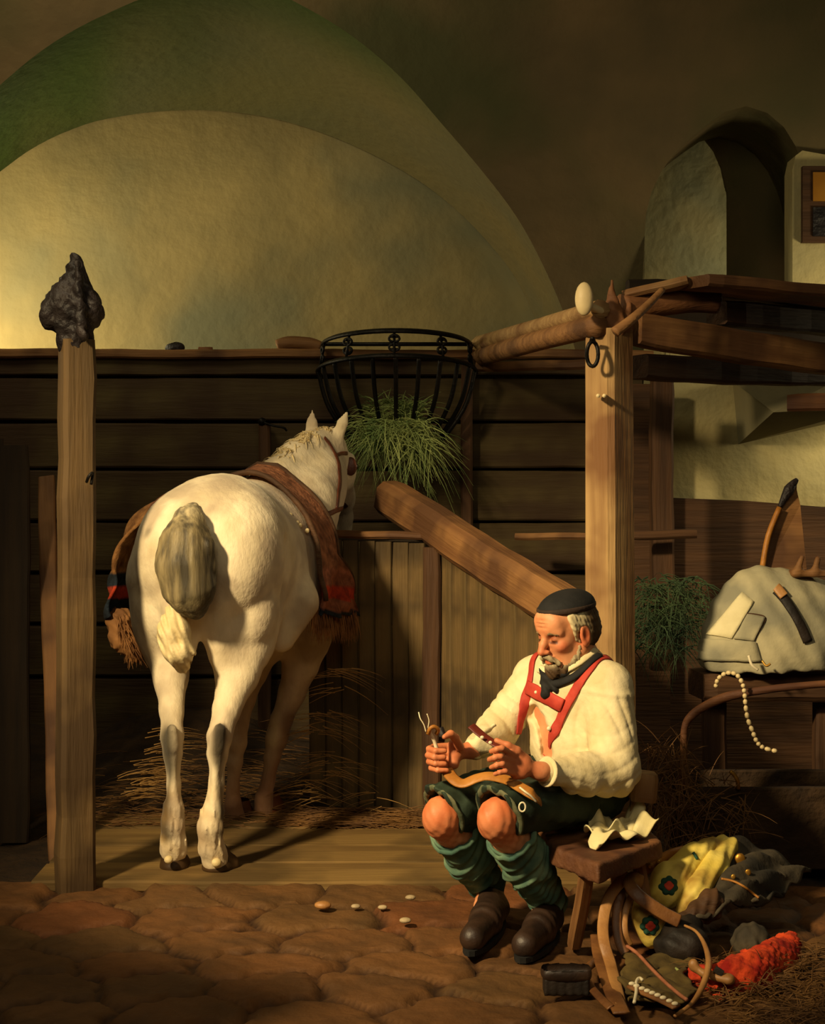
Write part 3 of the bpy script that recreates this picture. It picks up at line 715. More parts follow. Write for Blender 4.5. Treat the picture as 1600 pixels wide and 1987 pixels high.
# neck and head
H.chain([P(548,1035,6.88), P(575,985,7.05), P(604,935,7.22), P(628,890,7.36)], [.20,.175,.140,.098], .07)
H.chain([P(498,962,6.75), P(535,920,6.95), P(570,884,7.12), P(604,862,7.27), P(632,852,7.36)], [.07,.055,.05,.045,.05], .07)
H.cap(P(622,965,7.15), P(636,925,7.35), .10, .085, .05)     # throat
H.chain([P(640,870,7.40), P(655,915,7.50), P(662,965,7.62), P(663,1005,7.72), P(661,1022,7.74)], [.075,.078,.060,.048,.046], .04)
H.ell(P(632,925,7.42), (.055,.10,.115), None, .05)          # round jaw
H.ell(P(681,893,7.46), (.020,.03,.030), None, .025)         # brow
H.ell(P(664,1024,7.76), (.042,.05,.04), None, .03)
# ears, opened cups turned back a little
for (bx, by, tx, ty, d) in ((604,850,606,796,7.31),(653,850,674,797,7.35)):
    H.cap(P(bx,by,d), P((bx*.45+tx*.55),(by*.45+ty*.55),d-.005), .030, .026, .02, sq=((0,1,0),1.5)); H.cap(P((bx*.45+tx*.55),(by*.45+ty*.55),d-.005), P(tx,ty,d), .026, .005, .01, sq=((0,1,0),1.4))
    H.cap(P((bx*.8+tx*.2),(by*.8+ty*.2),d+.03), P((bx*.25+tx*.75),(by*.25+ty*.75),d+.022), .013, .007, .01, 's')
# feathering and coat relief
def coat_relief(x, y, z):
    f = .0012*np.sin(x*95+z*30)*np.sin(z*50+y*60)
    fe = smst(z, .36, .22)*smst(z, .04, .08)*(y < 6.4)
    return f-fe*(.0045*np.sin(x*210+z*35+y*90)*np.sin(z*28+x*50)+.003*np.sin(x*330+z*50)+.005)
H.disp(coat_relief)
def coat_cols(V):
    c = np.ones((len(V),3)); x, y, z = V.T
    def mix(w, col): nonlocal c; w = np.clip(w,0,1)[:,None]; c = c*(1-w)+np.array(lin(col))*w
    n = .5+.5*np.sin(x*41+z*23)*np.sin(z*37+y*29)
    # dark hock markings, with shading strips painted down the outer shins
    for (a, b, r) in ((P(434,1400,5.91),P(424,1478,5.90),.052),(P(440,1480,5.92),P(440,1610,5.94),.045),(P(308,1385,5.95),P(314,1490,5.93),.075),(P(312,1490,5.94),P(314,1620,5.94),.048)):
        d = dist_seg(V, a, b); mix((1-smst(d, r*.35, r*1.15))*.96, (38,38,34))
    mix(smst(z,.75,.5)*(y > 6.6)*.45, (176,128,92)); mix((1-smst(dist_seg(V, P(565,1400,6.95), P(545,1500,6.97)), .02, .07))*.8, (120,78,58)); mix((1-smst(dist_seg(V, P(538,1330,6.93), P(524,1440,6.93)), .01, .045))*.9, (240,232,210))  # brown leg tints, then a pale highlight streak painted on the front knee
    mix(smst(z, .95, .78)*(y > 6.5)*.25, (205,170,130))
    mix(smst(z,.30,.10)*(y > 6.6)*.6, (190,128,96))
    mix(smst(z,.42,.2)*(y < 6.5)*n*.35, (240,206,140))
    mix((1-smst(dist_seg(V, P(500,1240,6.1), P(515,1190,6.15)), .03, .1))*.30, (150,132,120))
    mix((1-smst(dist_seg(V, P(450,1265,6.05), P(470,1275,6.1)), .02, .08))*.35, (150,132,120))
    mix((1-smst(np.linalg.norm(V-np.array(P(662,1028,7.78)),axis=1), .03, .07))*.5, (170,140,120))
    mix((1-smst(np.linalg.norm(V-np.array(P(650,950,7.35)),axis=1), .03, .09))*.25, (230,180,130))
    g = .5+.5*np.sin(x*15+1)*np.sin(z*12+y*9); mix(g*.16, (180,170,150))
    return c
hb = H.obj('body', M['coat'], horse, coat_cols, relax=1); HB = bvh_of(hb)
# hooves
def hoof(px, py, d, r, tone, toe):
    S = Solid(P(px,py,d)-Vector((.12,.14,.1)), P(px,py,d)+Vector((.12,.14,.12)), .006); c = P(px,py,d)
    S.cap(Vector((c.x, c.y, .018)), Vector((c.x, c.y, .07)), r*1.12, r*.86, .01); S.cap(Vector((c.x+toe[0], c.y+toe[1], .012)), Vector((c.x, c.y, .06)), r*.95, r*.8, .02)
    S.plane((0,0,.004), (0,0,-1))
    S.obj('hoof', M['hoof'], horse, lambda V: np.tile(np.array(lin(tone)), (len(V),1)))
hoof(420,1672,6.0,.050,(200,190,170),(.035,.04)); hoof(337,1655,6.02,.048,(190,180,160),(.01,.05))
hoof(523,1590,7.03,.050,(255,190,160),(.02,.04)); hoof(464,1604,6.95,.048,(220,170,140),(.01,.05))
def lump(name, c, r, m): 
    S = Solid(Vector(c)-Vector((r*1.6,)*3), Vector(c)+Vector((r*1.6,)*3), r/6); S.ell(c, (r,r,r*.9)); return S.obj(name, m, horse)
lump('ergot', P(327,1668,5.93), .017, M['mane']); lump('ergot', P(420,1674,5.93), .019, M['mane'])
# tail: a thick docked switch, with a paler tuft below
S = Solid((-1.05,5.68,.55), (-.60,6.1,1.42), .006)
S.chain([P(372,992,5.99), P(366,1012,5.91), P(358,1050,5.87), P(356,1095,5.86), P(368,1145,5.86), P(378,1178,5.885)], [.035,.052,.082,.096,.09,.045], .04, sq=((0,1,0),1.35))
S.chain([P(385,1005,5.96), P(400,1060,5.86), P(408,1100,5.87), P(415,1128,5.89)], [.02,.03,.022,.008], .02)
S.disp(lambda x,y,z: .0022*np.sin((x+ .16*(z-1.1))*120+3.5*np.sin(z*6+x*12))+.0012*np.sin(x*370+z*32+3*np.sin(z*11+x*20)))
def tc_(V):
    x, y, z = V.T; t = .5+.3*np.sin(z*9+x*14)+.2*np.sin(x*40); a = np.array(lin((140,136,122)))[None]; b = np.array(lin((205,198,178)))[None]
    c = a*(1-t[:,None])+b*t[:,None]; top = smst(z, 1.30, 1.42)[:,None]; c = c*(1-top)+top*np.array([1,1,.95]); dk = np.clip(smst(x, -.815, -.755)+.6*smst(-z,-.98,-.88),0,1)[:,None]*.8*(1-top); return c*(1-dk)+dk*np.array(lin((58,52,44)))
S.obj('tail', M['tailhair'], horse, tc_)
S = Solid((-1.02,5.72,.72), (-.75,6.1,1.05), .006)
S.chain([P(340,1188,5.95), P(338,1225,5.93), P(345,1262,5.93), P(352,1292,5.97)], [.04,.058,.052,.03], .03); S.cap(P(352,1262,5.9), P(362,1268,5.92), .03, .03, .02)
S.disp(lambda x,y,z: .005*np.sin(x*150+z*60)*np.sin(z*60+x*20)+.003*np.sin(x*260+z*100))
S.obj('tail_tuft', M['mane'], horse)
# mane: tufts falling over the crest
sp_ = []
cr = spline([P(496,948,6.72), P(515,925,6.86), P(545,898,7.0), P(578,868,7.13), P(604,850,7.26), P(634,842,7.36)], 14)
for i, c in enumerate(cr):
    for _ in range(16):
        p = c+Vector((ru(-.02,.03), ru(-.03,.03), ru(.0,.022))); sp_.append((p, (ru(-.9,.1), ru(-.5,.3), ru(-.1,.7)), ru(.04,.10), ru(.003,.007), .8))
for _ in range(60):   # forelock
    sp_.append((P(ru(622,648),ru(838,848),7.36), (ru(-.3,.5), ru(-.3,.2), ru(.2,.8)), ru(.02,.05), .003, .9))
blades('mane', M['mane'], sp_, horse)
lumpe = Solid(P(686,900,7.5)-Vector((.05,.05,.05)), P(686,900,7.5)+Vector((.05,.05,.05)), .004); lumpe.ell(P(690,905,7.48), (.012,.02,.018)); lumpe.obj('eye', M['eye'], horse)
# bridle
br = thing('bridle', 'dark brown leather bridle on the white horse head', 'bridle', P(650,930,7.4))
strap('cheek_strap', HB, [(628,850),(642,868),(652,888),(657,912),(658,940),(655,965),(652,988)], .028, .007, M['strap_brown'], br)
strap('nose_band', HB, [(626,998),(640,996),(652,990),(664,986),(671,983)], .022, .007, M['strap_brown'], br)
strap('brow_strap', HB, [(652,884),(662,880),(672,880)], .018, .006, M['strap_brown'], br)
lump2 = Solid(P(686,912,7.42)-Vector((.07,.07,.07)), P(686,912,7.42)+Vector((.07,.07,.07)), .004)
lump2.ell(P(680,905,7.42), (.030,.012,.045), None); lump2.obj('blinker', M['strap_brown'], br)

# ============================================================ striped blanket across its back
bl = thing('horse_blanket', 'brown woollen blanket with red and blue stripes over the white horse', 'blanket', P(560,1000,6.8))
rows = [((216,1196,6.55),(258,1200,6.92),'b'),((213,1172,6.55),(256,1172,6.92),'b'),((214,1150,6.56),(256,1148,6.92),'r'),((221,1126,6.58),(258,1122,6.94),'b'),((230,1098,6.6),(262,1090,6.95),'y'),((246,1055,6.62),(270,1045,6.97),'y'),((275,1012,6.63),(292,1004,6.98),'y'),((330,975,6.64),(345,966,7.0),'n'),((410,952,6.65),(420,946,6.9),'n'),((468,945,6.64),(490,942,6.86),'n'),((508,952,6.6),(545,950,6.84),'n'),((546,984,6.57),(590,985,6.80),'n'),((577,1030,6.53),(632,1036,6.80),'n'),((596,1080,6.51),(657,1085,6.84),'n'),((603,1118,6.50),(672,1120,6.92),'o'),((606,1145,6.49),(680,1150,6.92),'r'),((608,1166,6.49),(685,1170,6.92),'o'),((608,1186,6.49),(689,1190,6.92),'b')]
cc = {'b':(34,44,54),'r':(206,70,36),'y':(160,112,62),'n':(156,100,66),'o':(168,104,76)}
NU = 5; A_ = spline([P(*r[0]) for r in rows], NU); B_ = spline([P(*r[1]) for r in rows], NU); tone = []
for i in range(len(A_)):
    k = min(int((i+NU/2)//NU), len(rows)-1); tone.append(cc[rows[k][2]])
vs = []; cs_ = []; NVb = 12; fs = []
for i, (a, b) in enumerate(zip(A_, B_)):
    for j in range(NVb+1):
        t = j/NVb; p = a.lerp(b, t); q, nrm = near(HB, p, 0)
        out = (p-W(.6,0,1.1)); out = (out-ax*out.dot(ax)).normalized()
        p = p+out*(.014*math.sin(t*9+i*.35)+.012*math.sin(t*17-i*.2)+.02*math.sin(t*math.pi))
        h = HB.find_nearest(p); dd = (p-h[0]).dot(h[1])
        if dd < .02: p = h[0]+h[1]*.022
        vs.append((p, out)); c = np.array(lin(tone[i])); 
        if rows[min(i//NU,len(rows)-1)][2] == 'n' and i > 45: c = c*(.8+.5*((j*7+i*3) % 5)/5)
        cs_.append(c)
V2 = [p for p, o in vs]+[p+o*.014 for p, o in vs]; K = len(vs); n1 = NVb+1
for i in range(len(A_)-1):
    for j in range(NVb): a = i*n1+j; fs.append((a, a+1, a+n1+1, a+n1)); fs.append((a+K, a+n1+K, a+n1+1+K, a+1+K))
    for j in (0, NVb): a = i*n1+j; q = (a, a+n1, a+n1+K, a+K); fs.append(q if j == 0 else q[::-1])
for i in (0, len(A_)-1):
    for j in range(NVb): a = i*n1+j; q = (a, a+K, a+1+K, a+1); fs.append(q if i == 0 else q[::-1])
raw('cloth', V2, fs, M['blanket'], bl, cols=np.array(cs_+cs_))
edge_ = [vs[i*n1][0]+vs[i*n1][1]*.012 for i in range(len(A_))]; tube('binding', edge_[38:80], .011, M['wood_dark'], bl, 7)
edge_ = [vs[i*n1+NVb][0]+vs[i*n1+NVb][1]*.012 for i in range(len(A_))]; tube('binding', edge_[38:76], .011, M['wood_dark'], bl, 7)
for (px, py) in ((548,993),(554,998),(563,1000),(577,1015),(582,1020),(596,1030)):
    b2 = near(HB, P(px,py,6.6), .04); r = .008
    S = Solid(P(px,py,6.5)-Vector((.03,)*3), P(px,py,6.5)+Vector((.03,)*3), .0035); S.ell(P(px,py,6.5), (.010,.008,.012)); S.obj('bead', M['linen_bone'], bl)
sp_ = []
for t in np.linspace(0, 1, 150):       # right hem fringe
    p = P(607+83*t, 1186+6*t, 6.49+.43*t)
    for _ in range(4): sp_.append((p+Vector((ru(-.01,.01),ru(-.02,.02),ru(-.01,.02))), (ru(-.25,.3), ru(-.3,.1), -1), ru(.03,.11), ru(.002,.004), .2))
blades('fringe', M['fur'], sp_, bl)
sp_ = []
S = Solid((-1.32,6.3,.66), (-1.02,7.0,1.02), .009)
S.chain([P(232,1205,6.62), P(238,1240,6.62), P(262,1275,6.62)], [.055,.05,.022], .03); S.chain([P(238,1205,6.85), P(250,1245,6.85), P(268,1270,6.85)], [.055,.05,.02], .03)
S.disp(lambda x,y,z: .007*np.sin(x*120+z*40)*np.sin(y*80+z*90)+.004*np.sin(y*180+x*90)); S.obj('fur_lining', M['fur'], bl)
for _ in range(700):
    t = random.random(); p = P(220+30*t+ru(0,20), 1190+70*t, ru(6.52,6.9)); sp_.append((p, (ru(-.2,.8), ru(-.5,.2), -1), ru(.03,.09), ru(.002,.004), .1))
blades('fringe', M['fur'], sp_, bl)
# ============================================================ the seated harness mender
M['skin'] = mat('weathered skin', (206,132,88), (222,152,106), 18, .55, .25, 70, attr=True, bdist=.003, spec=.4)
M['shirt'] = mat('cream linen shirt', (208,190,142), (232,216,172), 10, .85, .5, 38, bdist=.006)
M['red'] = mat('red braces', (160,44,32), (190,66,48), 14, .7, .2, 50)
M['blackcloth'] = mat('black cloth', (16,16,16), (30,28,26), 12, .8, .2, 40)
M['hair'] = mat('grey hair', (150,136,108), (196,184,150), 40, .8, .5, 70, attr=True, stretch=(1,1,.4), bdist=.006)
M['shorts'] = mat('dark green leather shorts', (30,42,32), (44,58,42), 10, .75, .3, 30)
M['shorts_hem'] = mat('worn green hem', (78,88,62), (110,108,78), 16, .8, .3, 40)
M['stocking'] = mat('teal green stockings', (82,112,92), (112,136,106), 14, .9, .3, 60, c3=(58,90,78), s3=9, bdist=.004)
M['shoe'] = mat('dark shoe leather', (34,22,15), (56,38,26), 14, .5, .35, 30, spec=.5)
M['ochre'] = mat('ochre leather', (146,92,34), (176,118,48), 16, .5, .3, 40)
M['oxblood'] = mat('oxblood leather', (84,30,20), (108,42,28), 16, .45, .2, 40)
M['bone'] = mat('pale bone', (220,206,170), (236,224,190), 16, .5, .1)
man = thing('person', 'seated person in black skullcap, cream shirt, red braces and green stockings mending leather', 'person', (.5, 5.2, 0))
# ---- head frame
th = math.radians(35); pt_ = math.radians(13)
fw = Vector((-math.cos(th), -math.sin(th), 0)); lf = Vector((math.sin(th), -math.cos(th), 0)); uu = Vector((0,0,1))
f2 = fw*math.cos(pt_)-uu*math.sin(pt_); u2 = uu*math.cos(pt_)+fw*math.sin(pt_)
HC = P(1100,1226,5.25); HR = [list(f2), list(lf), list(u2)]
def h(f, l, u): return HC+f2*f+lf*l+u2*u
B = Solid((-.12,4.72,.02), (.84,5.66,1.14), .0042)
B.ell(h(-.012,0,.045), (.098,.076,.092), HR, .01)
B.ell(h(.040,0,-.02), (.054,.060,.088), HR, .03)
for s in (-1,1):
    B.cap(h(-.005,s*.052,-.055), h(.062,s*.022,-.098), .020, .016, .03)
    B.ell(h(.066,s*.040,-.024), (.024,.022,.020), HR, .015)
    B.cap(h(.086,s*.012,.024), h(.072,s*.050,.020), .012, .009, .014)
B.ell(h(.080,0,-.106), (.020,.024,.018), HR, .02)
B.ell(h(.072,0,.055), (.032,.058,.040), HR, .03)
for s in (-1,1):
    B.ell(h(.101,s*.033,.000), (.020,.019,.013), HR, .012, 's')
    B.cap(h(.106,s*.017,-.036), h(.086,s*.036,-.066), .003, .003, .008, 's')
    B.cap(h(.098,s*.046,.006), h(.070,s*.064,.0), .002, .002, .006, 's')
    B.ell(h(.079,s*.033,.002), (.0145,.015,.0125), HR, .004)
    B.cap(h(.0935,s*.024,-.0075), h(.090,s*.043,-.0075), .0022, .0018, .004, 's')
    B.cap(h(.088,s*.022,-.016), h(.084,s*.044,-.015), .006, .005, .008)   # bag under the eye
B.chain([h(.092,0,.014), h(.108,0,-.012), h(.122,0,-.034)], [.0100,.0115,.0130], .012)
for s in (-1,1): B.ell(h(.108,s*.013,-.038), (.011,.008,.008), HR, .006)
B.ell(h(.098,0,-.060), (.012,.023,.008), HR, .01); B.ell(h(.097,0,-.076), (.011,.019,.008), HR, .008)
B.cap(h(.112,-.02,-.068), h(.112,.02,-.068), .0035, .0035, .005, 's')
for s in (-1,1):
    B.ell(h(-.008,s*.080,-.006), (.022,.009,.040), HR, .006); B.ell(h(-.006,s*.089,-.002), (.012,.006,.025), HR, .005, 's'); B.ell(h(.0,s*.080,-.034), (.009,.007,.010), HR, .006)
for q in (.044,.056,.068): B.cap(h(.108-q*.1,-.03,q), h(.108-q*.1,.03,q), .0022, .0022, .006, 's')
# neck, trunk
NB = Vector((.555,5.325,.885))
B.cap(h(-.030,0,-.05), NB, .056, .062, .03)
sx = Vector((.656,-.754,0)); sf = Vector((-.754,-.656,0)); TR = [list(sx), list(sf), [0,0,1]]
shL = Vector((.638,5.185,.838)); shR = Vector((.420,5.43,.822))
B.cap(shL+Vector((0,0,-.03)), shR+Vector((0,0,-.03)), .054, .054, .05); B.ell((.54,5.325,.76), (.165,.115,.155), TR, .06); B.ell((.55,5.32,.60), (.155,.125,.14), TR, .08); B.ell((.55,5.32,.475), (.165,.135,.10), TR, .06)
elL = Vector((.632,5.085,.535)); wrL = P(1050,1497,4.90); elR = P(962,1424,5.33); wrR = P(916,1455,5.13)
B.chain([shL+Vector((0,0,-.035)), elL, wrL], [.052,.040,.026], .03); B.chain([shR+Vector((0,0,-.03)), elR, wrR], [.050,.038,.026], .03)
# left hand (nearest), palm up, fingers closing on the strap
B.cap(wrL, P(1012,1487,4.88), .025, .024, .02, sq=((0,.3,1),1.0)); B.cap(P(1016,1476,4.88), P(1010,1500,4.87), .021, .020, .02); B.cap(P(1000,1474,4.86), P(998,1502,4.86), .014, .015, .015)
for i, (bx, by, mx, my, tx, ty) in enumerate([(996,1466,974,1452,953,1458),(994,1478,971,1468,949,1474),(995,1490,974,1483,953,1489),(999,1501,980,1497,960,1502)]):
    r = [.0098,.0100,.0095,.0085][i]
    B.chain([P(bx,by,4.85), P(mx,my,4.805), P((mx+tx)/2,(my+ty)/2-1,4.80), P(tx,ty,4.83)], [r*1.05, r, r*.95, r*.85], .004)
B.chain([P(1022,1474,4.88), P(1003,1456,4.86), P(985,1446,4.85), P(963,1437,4.855)], [.0135,.012,.0105,.0085], .006)
# right hand, a fist upright round the tool
B.cap(wrR, P(888,1460,5.11), .025, .024, .02); B.cap(P(882,1444,5.10), P(880,1482,5.09), .020, .018, .02)
for i in range(4):
    y0 = 1449+12.5*i; r = [.0100,.0102,.0096,.0088][i]; xo = [0,-2,0,4][i]
    B.chain([P(872+xo,y0-2,5.11), P(842+xo,y0,5.09), P(832+xo,y0+4,5.045), P(845+xo,y0+8,5.01), P(863+xo,y0+8,5.015)], [r*1.1, r*1.05, r, r*.95, r*.85], .004)
B.chain([P(892,1450,5.07), P(883,1432,5.04), P(874,1424,5.02), P(862,1430,5.0)], [.0145,.0135,.012,.009], .006)
# legs
hpR = Vector((.485,5.40,.455)); hpL = Vector((.60,5.24,.455)); knR = P(858,1578,5.10); knL = P(966,1582,4.90); anR = P(948,1722,5.36); anL = P(1064,1748,5.17)
for hp, kn, an in ((hpR,knR,anR),(hpL,knL,anL)):
    B.cap(hp, kn, .088, .056, .04); B.ell(kn+Vector((-.012,-.018,-.012)), (.046,.046,.052), None, .03); B.cap(kn+Vector((.0,.0,-.03)), kn.lerp(an,.35), .052, .054, .03); B.cap(kn.lerp(an,.3), an, .054, .034, .03)
    B.ell(kn+Vector((-.022,-.040,-.006)), (.030,.024,.034), None, .025)
B.cap(anR, P(920,1812,5.05), .034, .026, .03); B.cap(anL, P(1020,1822,5.0), .034, .026, .03)
def skin_cols(V):
    c = np.ones((len(V),3))
    def mix(w, col): nonlocal c; w = np.clip(w,0,1)[:,None]; c = c*(1-w)+c*w*np.array(col)
    D = lambda p: np.linalg.norm(V-np.array(p), axis=1)
    for s in (-1,1):
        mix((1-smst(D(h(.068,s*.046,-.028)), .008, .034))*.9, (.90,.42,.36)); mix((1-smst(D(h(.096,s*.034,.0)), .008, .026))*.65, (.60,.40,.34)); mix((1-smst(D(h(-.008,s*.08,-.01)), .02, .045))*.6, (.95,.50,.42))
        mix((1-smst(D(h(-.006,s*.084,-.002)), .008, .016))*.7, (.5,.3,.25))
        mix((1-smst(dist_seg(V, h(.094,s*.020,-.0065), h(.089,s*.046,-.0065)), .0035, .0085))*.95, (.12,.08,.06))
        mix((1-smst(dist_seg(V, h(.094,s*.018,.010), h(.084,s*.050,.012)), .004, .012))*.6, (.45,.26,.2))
    mix((1-smst(D(h(.120,0,-.036)), .01, .03))*.6, (.95,.52,.45)); mix((1-smst(dist_seg(V, h(.108,-.016,-.07), h(.108,.016,-.07)), .005, .013))*.8, (.72,.34,.28))
    for p in (knR, knL):
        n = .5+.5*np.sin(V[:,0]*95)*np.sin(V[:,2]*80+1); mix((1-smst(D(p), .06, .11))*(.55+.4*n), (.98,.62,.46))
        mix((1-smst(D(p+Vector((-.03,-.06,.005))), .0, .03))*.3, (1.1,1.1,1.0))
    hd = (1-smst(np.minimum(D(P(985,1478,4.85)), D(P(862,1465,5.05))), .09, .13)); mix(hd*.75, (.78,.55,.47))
    return c
B.disp(lambda x,y,z: .0011*np.sin(x*150+z*60)*np.sin(y*140-z*90)*((z < .5)+.35))
body = B.obj('body', M['skin'], man, skin_cols, relax=1); BB = bvh_of(body)
# eyes
for s in (-1,1):
    S = Solid(h(.079,s*.033,0)-Vector((.02,)*3), h(.079,s*.033,0)+Vector((.02,)*3), .003); S.ell(h(.0785,s*.033,-.002), (.0125,.0135,.0125), HR); S.obj('eye', M['eye'], man)
# eyebrow, hair, beard
S = Solid(HC-Vector((.16,.16,.18)), HC+Vector((.16,.16,.16)), .004)
for s in (-1,1):
    S.chain([h(.098,s*.010,.019), h(.096,s*.030,.024), h(.082,s*.052,.017)], [.0045,.0055,.004], .004)
S.disp(lambda x,y,z: .0012*np.sin(x*600+z*500)); S.obj('eyebrow', M['hair'], man, lambda V: np.tile(np.array(lin((170,150,130))), (len(V),1)))
S = Solid(HC-Vector((.17,.17,.19)), HC+Vector((.17,.17,.17)), .004)
S.ell(h(-.020,0,.030), (.104,.086,.088), HR, .02); S.ell(h(-.045,0,-.012), (.078,.078,.062), HR, .02)
for s in (-1,1): S.ell(h(.020,s*.066,.042), (.030,.016,.036), HR, .012)
S.ell(h(.115,0,.0), (.102,.12,.13), HR, .01, 's')
for s in (-1,1): S.ell(h(-.004,s*.095,-.012), (.026,.035,.040), HR, .006, 's')
S.plane(h(0,0,.085), u2)
S.disp(lambda x,y,z: .0022*np.sin(x*120+z*150)*np.sin(y*110-z*140)+.0014*np.sin(x*330+y*280+z*200))
def hc_(V):
    d = (V-np.array(HC))@np.array(f2); t = smst(d, -.045, .0)[:,None]; return np.array(lin((120,100,78)))*(1-t)+np.array([1.15,1.12,1.0])*t  # shade painted into the back of the hair, temples left pale
S.obj('hair', M['hair'], man, hc_)
S = Solid(HC-Vector((.17,.17,.19)), HC+Vector((.17,.17,.17)), .0036)
for s in (-1,1):
    S.chain([h(.010,s*.060,-.045), h(.030,s*.052,-.080), h(.062,s*.032,-.108), h(.085,0,-.118)], [.009,.014,.017,.020], .012)
    S.chain([h(.111,s*.004,-.052), h(.103,s*.020,-.060), h(.086,s*.034,-.078)], [.008,.009,.010], .006)
S.ell(h(.088,0,-.104), (.024,.030,.026), HR, .012)
S.disp(lambda x,y,z: .0025*np.sin(x*240+z*150)*np.sin(y*210-z*160)+.0015*np.sin(x*500+z*480))
def bc_(V):
    u = (V-np.array(HC))@np.array(u2); t = smst(u, -.105, -.075)[:,None]; return np.array(lin((112,88,64)))*(1-t)+np.array([.9,.85,.75])*t
S.obj('beard', M['hair'], man, bc_)
# skullcap
S = Solid(HC-Vector((.18,.18,.0)), HC+Vector((.18,.18,.2)), .004)
S.ell(h(-.015,0,.078), (.106,.085,.060), HR, .01); S.plane(h(0,0,.078)+f2*.0, -(u2*1-f2*.10), .006)
scap = S.obj('skullcap', M['blackcloth'], man)
ring = [h(-.015+.104*math.cos(a), .083*math.sin(a), .081+.010*math.cos(a)) for a in np.linspace(0, 2*math.pi, 40, endpoint=False)]
tube('cap_band', ring, .0055, mat('brown cap band', (44,32,24), (64,46,34), 20, .8, .2), scap, 8, closed=True, flat=(.6,1.6), up=(0,0,1))

# shirt
S = Solid((.10,4.82,.36), (.86,5.72,.98), .0048)
S.ell((.542,5.325,.765), (.185,.138,.165), TR, .02); S.ell((.555,5.325,.60), (.18,.15,.155), TR, .07); S.ell((.565,5.335,.475), (.178,.145,.085), TR, .05)
S.cap(shL+Vector((0,0,-.026)), shR+Vector((0,0,-.018)), .070, .070, .05)
S.cap(NB+Vector((0,0,-.05)), NB+Vector((-.008,-.004,-.002)), .080, .070, .03)
S.cap(shL+Vector((.002,0,-.035)), elL+Vector((.015,0,.03)), .078, .080, .03); S.cap(elL+Vector((.012,-.0,.01)), elL.lerp(wrL,.45), .078, .060, .03); S.cap(elL.lerp(wrL,.4), wrL.lerp(elL,.10), .060, .036, .03)
S.cap(shR+Vector((0,0,-.02)), elR+Vector((0,0,.01)), .070, .066, .03); S.cap(elR, elR.lerp(wrR,.7), .064, .042, .03); S.cap(elR.lerp(wrR,.7), wrR.lerp(elR,.12), .042, .038, .01)
def cre(s): return (1-np.abs(np.sin(s)))**2-.3
def folds(x, y, z):
    d = 0*x
    # gathered pleats running down the sleeves
    m = smst(x, .56, .62)*smst(z, .50, .56)*smst(.80, z+.0, z*0+.74) if False else 0
    we = np.exp(-((x-.63)**2+(y-5.08)**2+(z-.56)**2)/.012); w1 = np.exp(-((x-.66)**2+(y-5.08)**2)/.02)
    d = d+.0045*w1*smst(z,.62,.68)*cre(x*62+y*48+.6*np.sin(z*17))*smst(z,.5,.56)*(1-smst(z,.77,.80))
    d = d-.006*w1*np.exp(-((z-.795+.10*(x-.62))/.010)**2)
    # rings of creases at the elbow
    we = np.exp(-((x-.63)**2+(y-5.08)**2+(z-.56)**2)/.012); d = d+.007*we*cre(z*60-x*20+.9*np.sin(x*22))
    # lengthwise creases on the forearm
    wf = np.exp(-((x-.50)**2+(y-5.0)**2+(z-.56)**2)/.012)*(1-we)*(1-smst(x,.54,.60)); d = d+.006*wf*cre((z*1.1+x*.30)*80+.8*np.sin(x*22))
    # drag folds across the far sleeve
    wr = np.exp(-((x-.33)**2+(y-5.37)**2+(z-.70)**2)/.02); d = d+.008*wr*cre((z*.8+x*1.1)*48+1.4*np.sin(z*26))
    wb = np.exp(-((x-.52)**2+(y-5.15)**2)/.03)*(1-smst(x,.52,.57))*(1-smst(z,.82,.88)); d = d+.006*wb*cre((x-.25*z)*58+1.2*np.sin(z*20))
    wd = np.exp(-((z-.46)/.07)**2); d = d+.006*wd*np.sin(x*75+y*60+z*30)
    return d+.0005*np.sin(x*130+z*90)*np.sin(y*120-z*70)
S.disp(folds)
for (px, py) in ((1046,1385),(1056,1400),(1062,1420),(1066,1440),(1068,1462)):      # open front
    r_ = on(BB, px, py, .02)
    if r_: S.ell(r_[0], (.020,.05,.03), None, .012, 's')
S.plane((0,0,.405), (0,0,-1), .02)
S.cap(h(-.02,0,-.06), NB+Vector((0,0,.02)), .056, .060, .01, 's')
shirt = S.obj('shirt', M['shirt'], man); SB = bvh_of(shirt)
def ringpts(c, axis, r, n=24, a2=1.0, tilt=None):
    axis = Vector(axis).normalized(); u = axis.orthogonal().normalized() if tilt is None else (Vector(tilt)-axis*Vector(tilt).dot(axis)).normalized(); v = axis.cross(u)
    return [Vector(c)+u*r*math.cos(a)+v*r*a2*math.sin(a) for a in np.linspace(0, 2*math.pi, n, endpoint=False)]
tube('cuff', ringpts(wrL.lerp(elL,.08), elL-wrL, .036), .008, M['shirt'], man, 8, closed=True, flat=(1.6,.6), up=None)
S = Solid(P(945,1420,5.1)-Vector((.12,.14,.1)), P(945,1420,5.1)+Vector((.1,.3,.1)), .004)
S.cap(wrR.lerp(elR,.05), wrR.lerp(elR,.3), .036, .044, .01); S.cap(P(935,1425,5.12), P(958,1408,5.16), .012, .008, .02, sq=((0,1,.4),2)); S.cap(P(927,1440,5.11), P(948,1452,5.12), .018, .014, .02); S.cap(wrR, wrR.lerp(elR,.2), .026, .028, .005, 's')
S.disp(lambda x,y,z: .002*np.sin(x*120+z*160)); S.obj('cuff', M['shirt'], man)
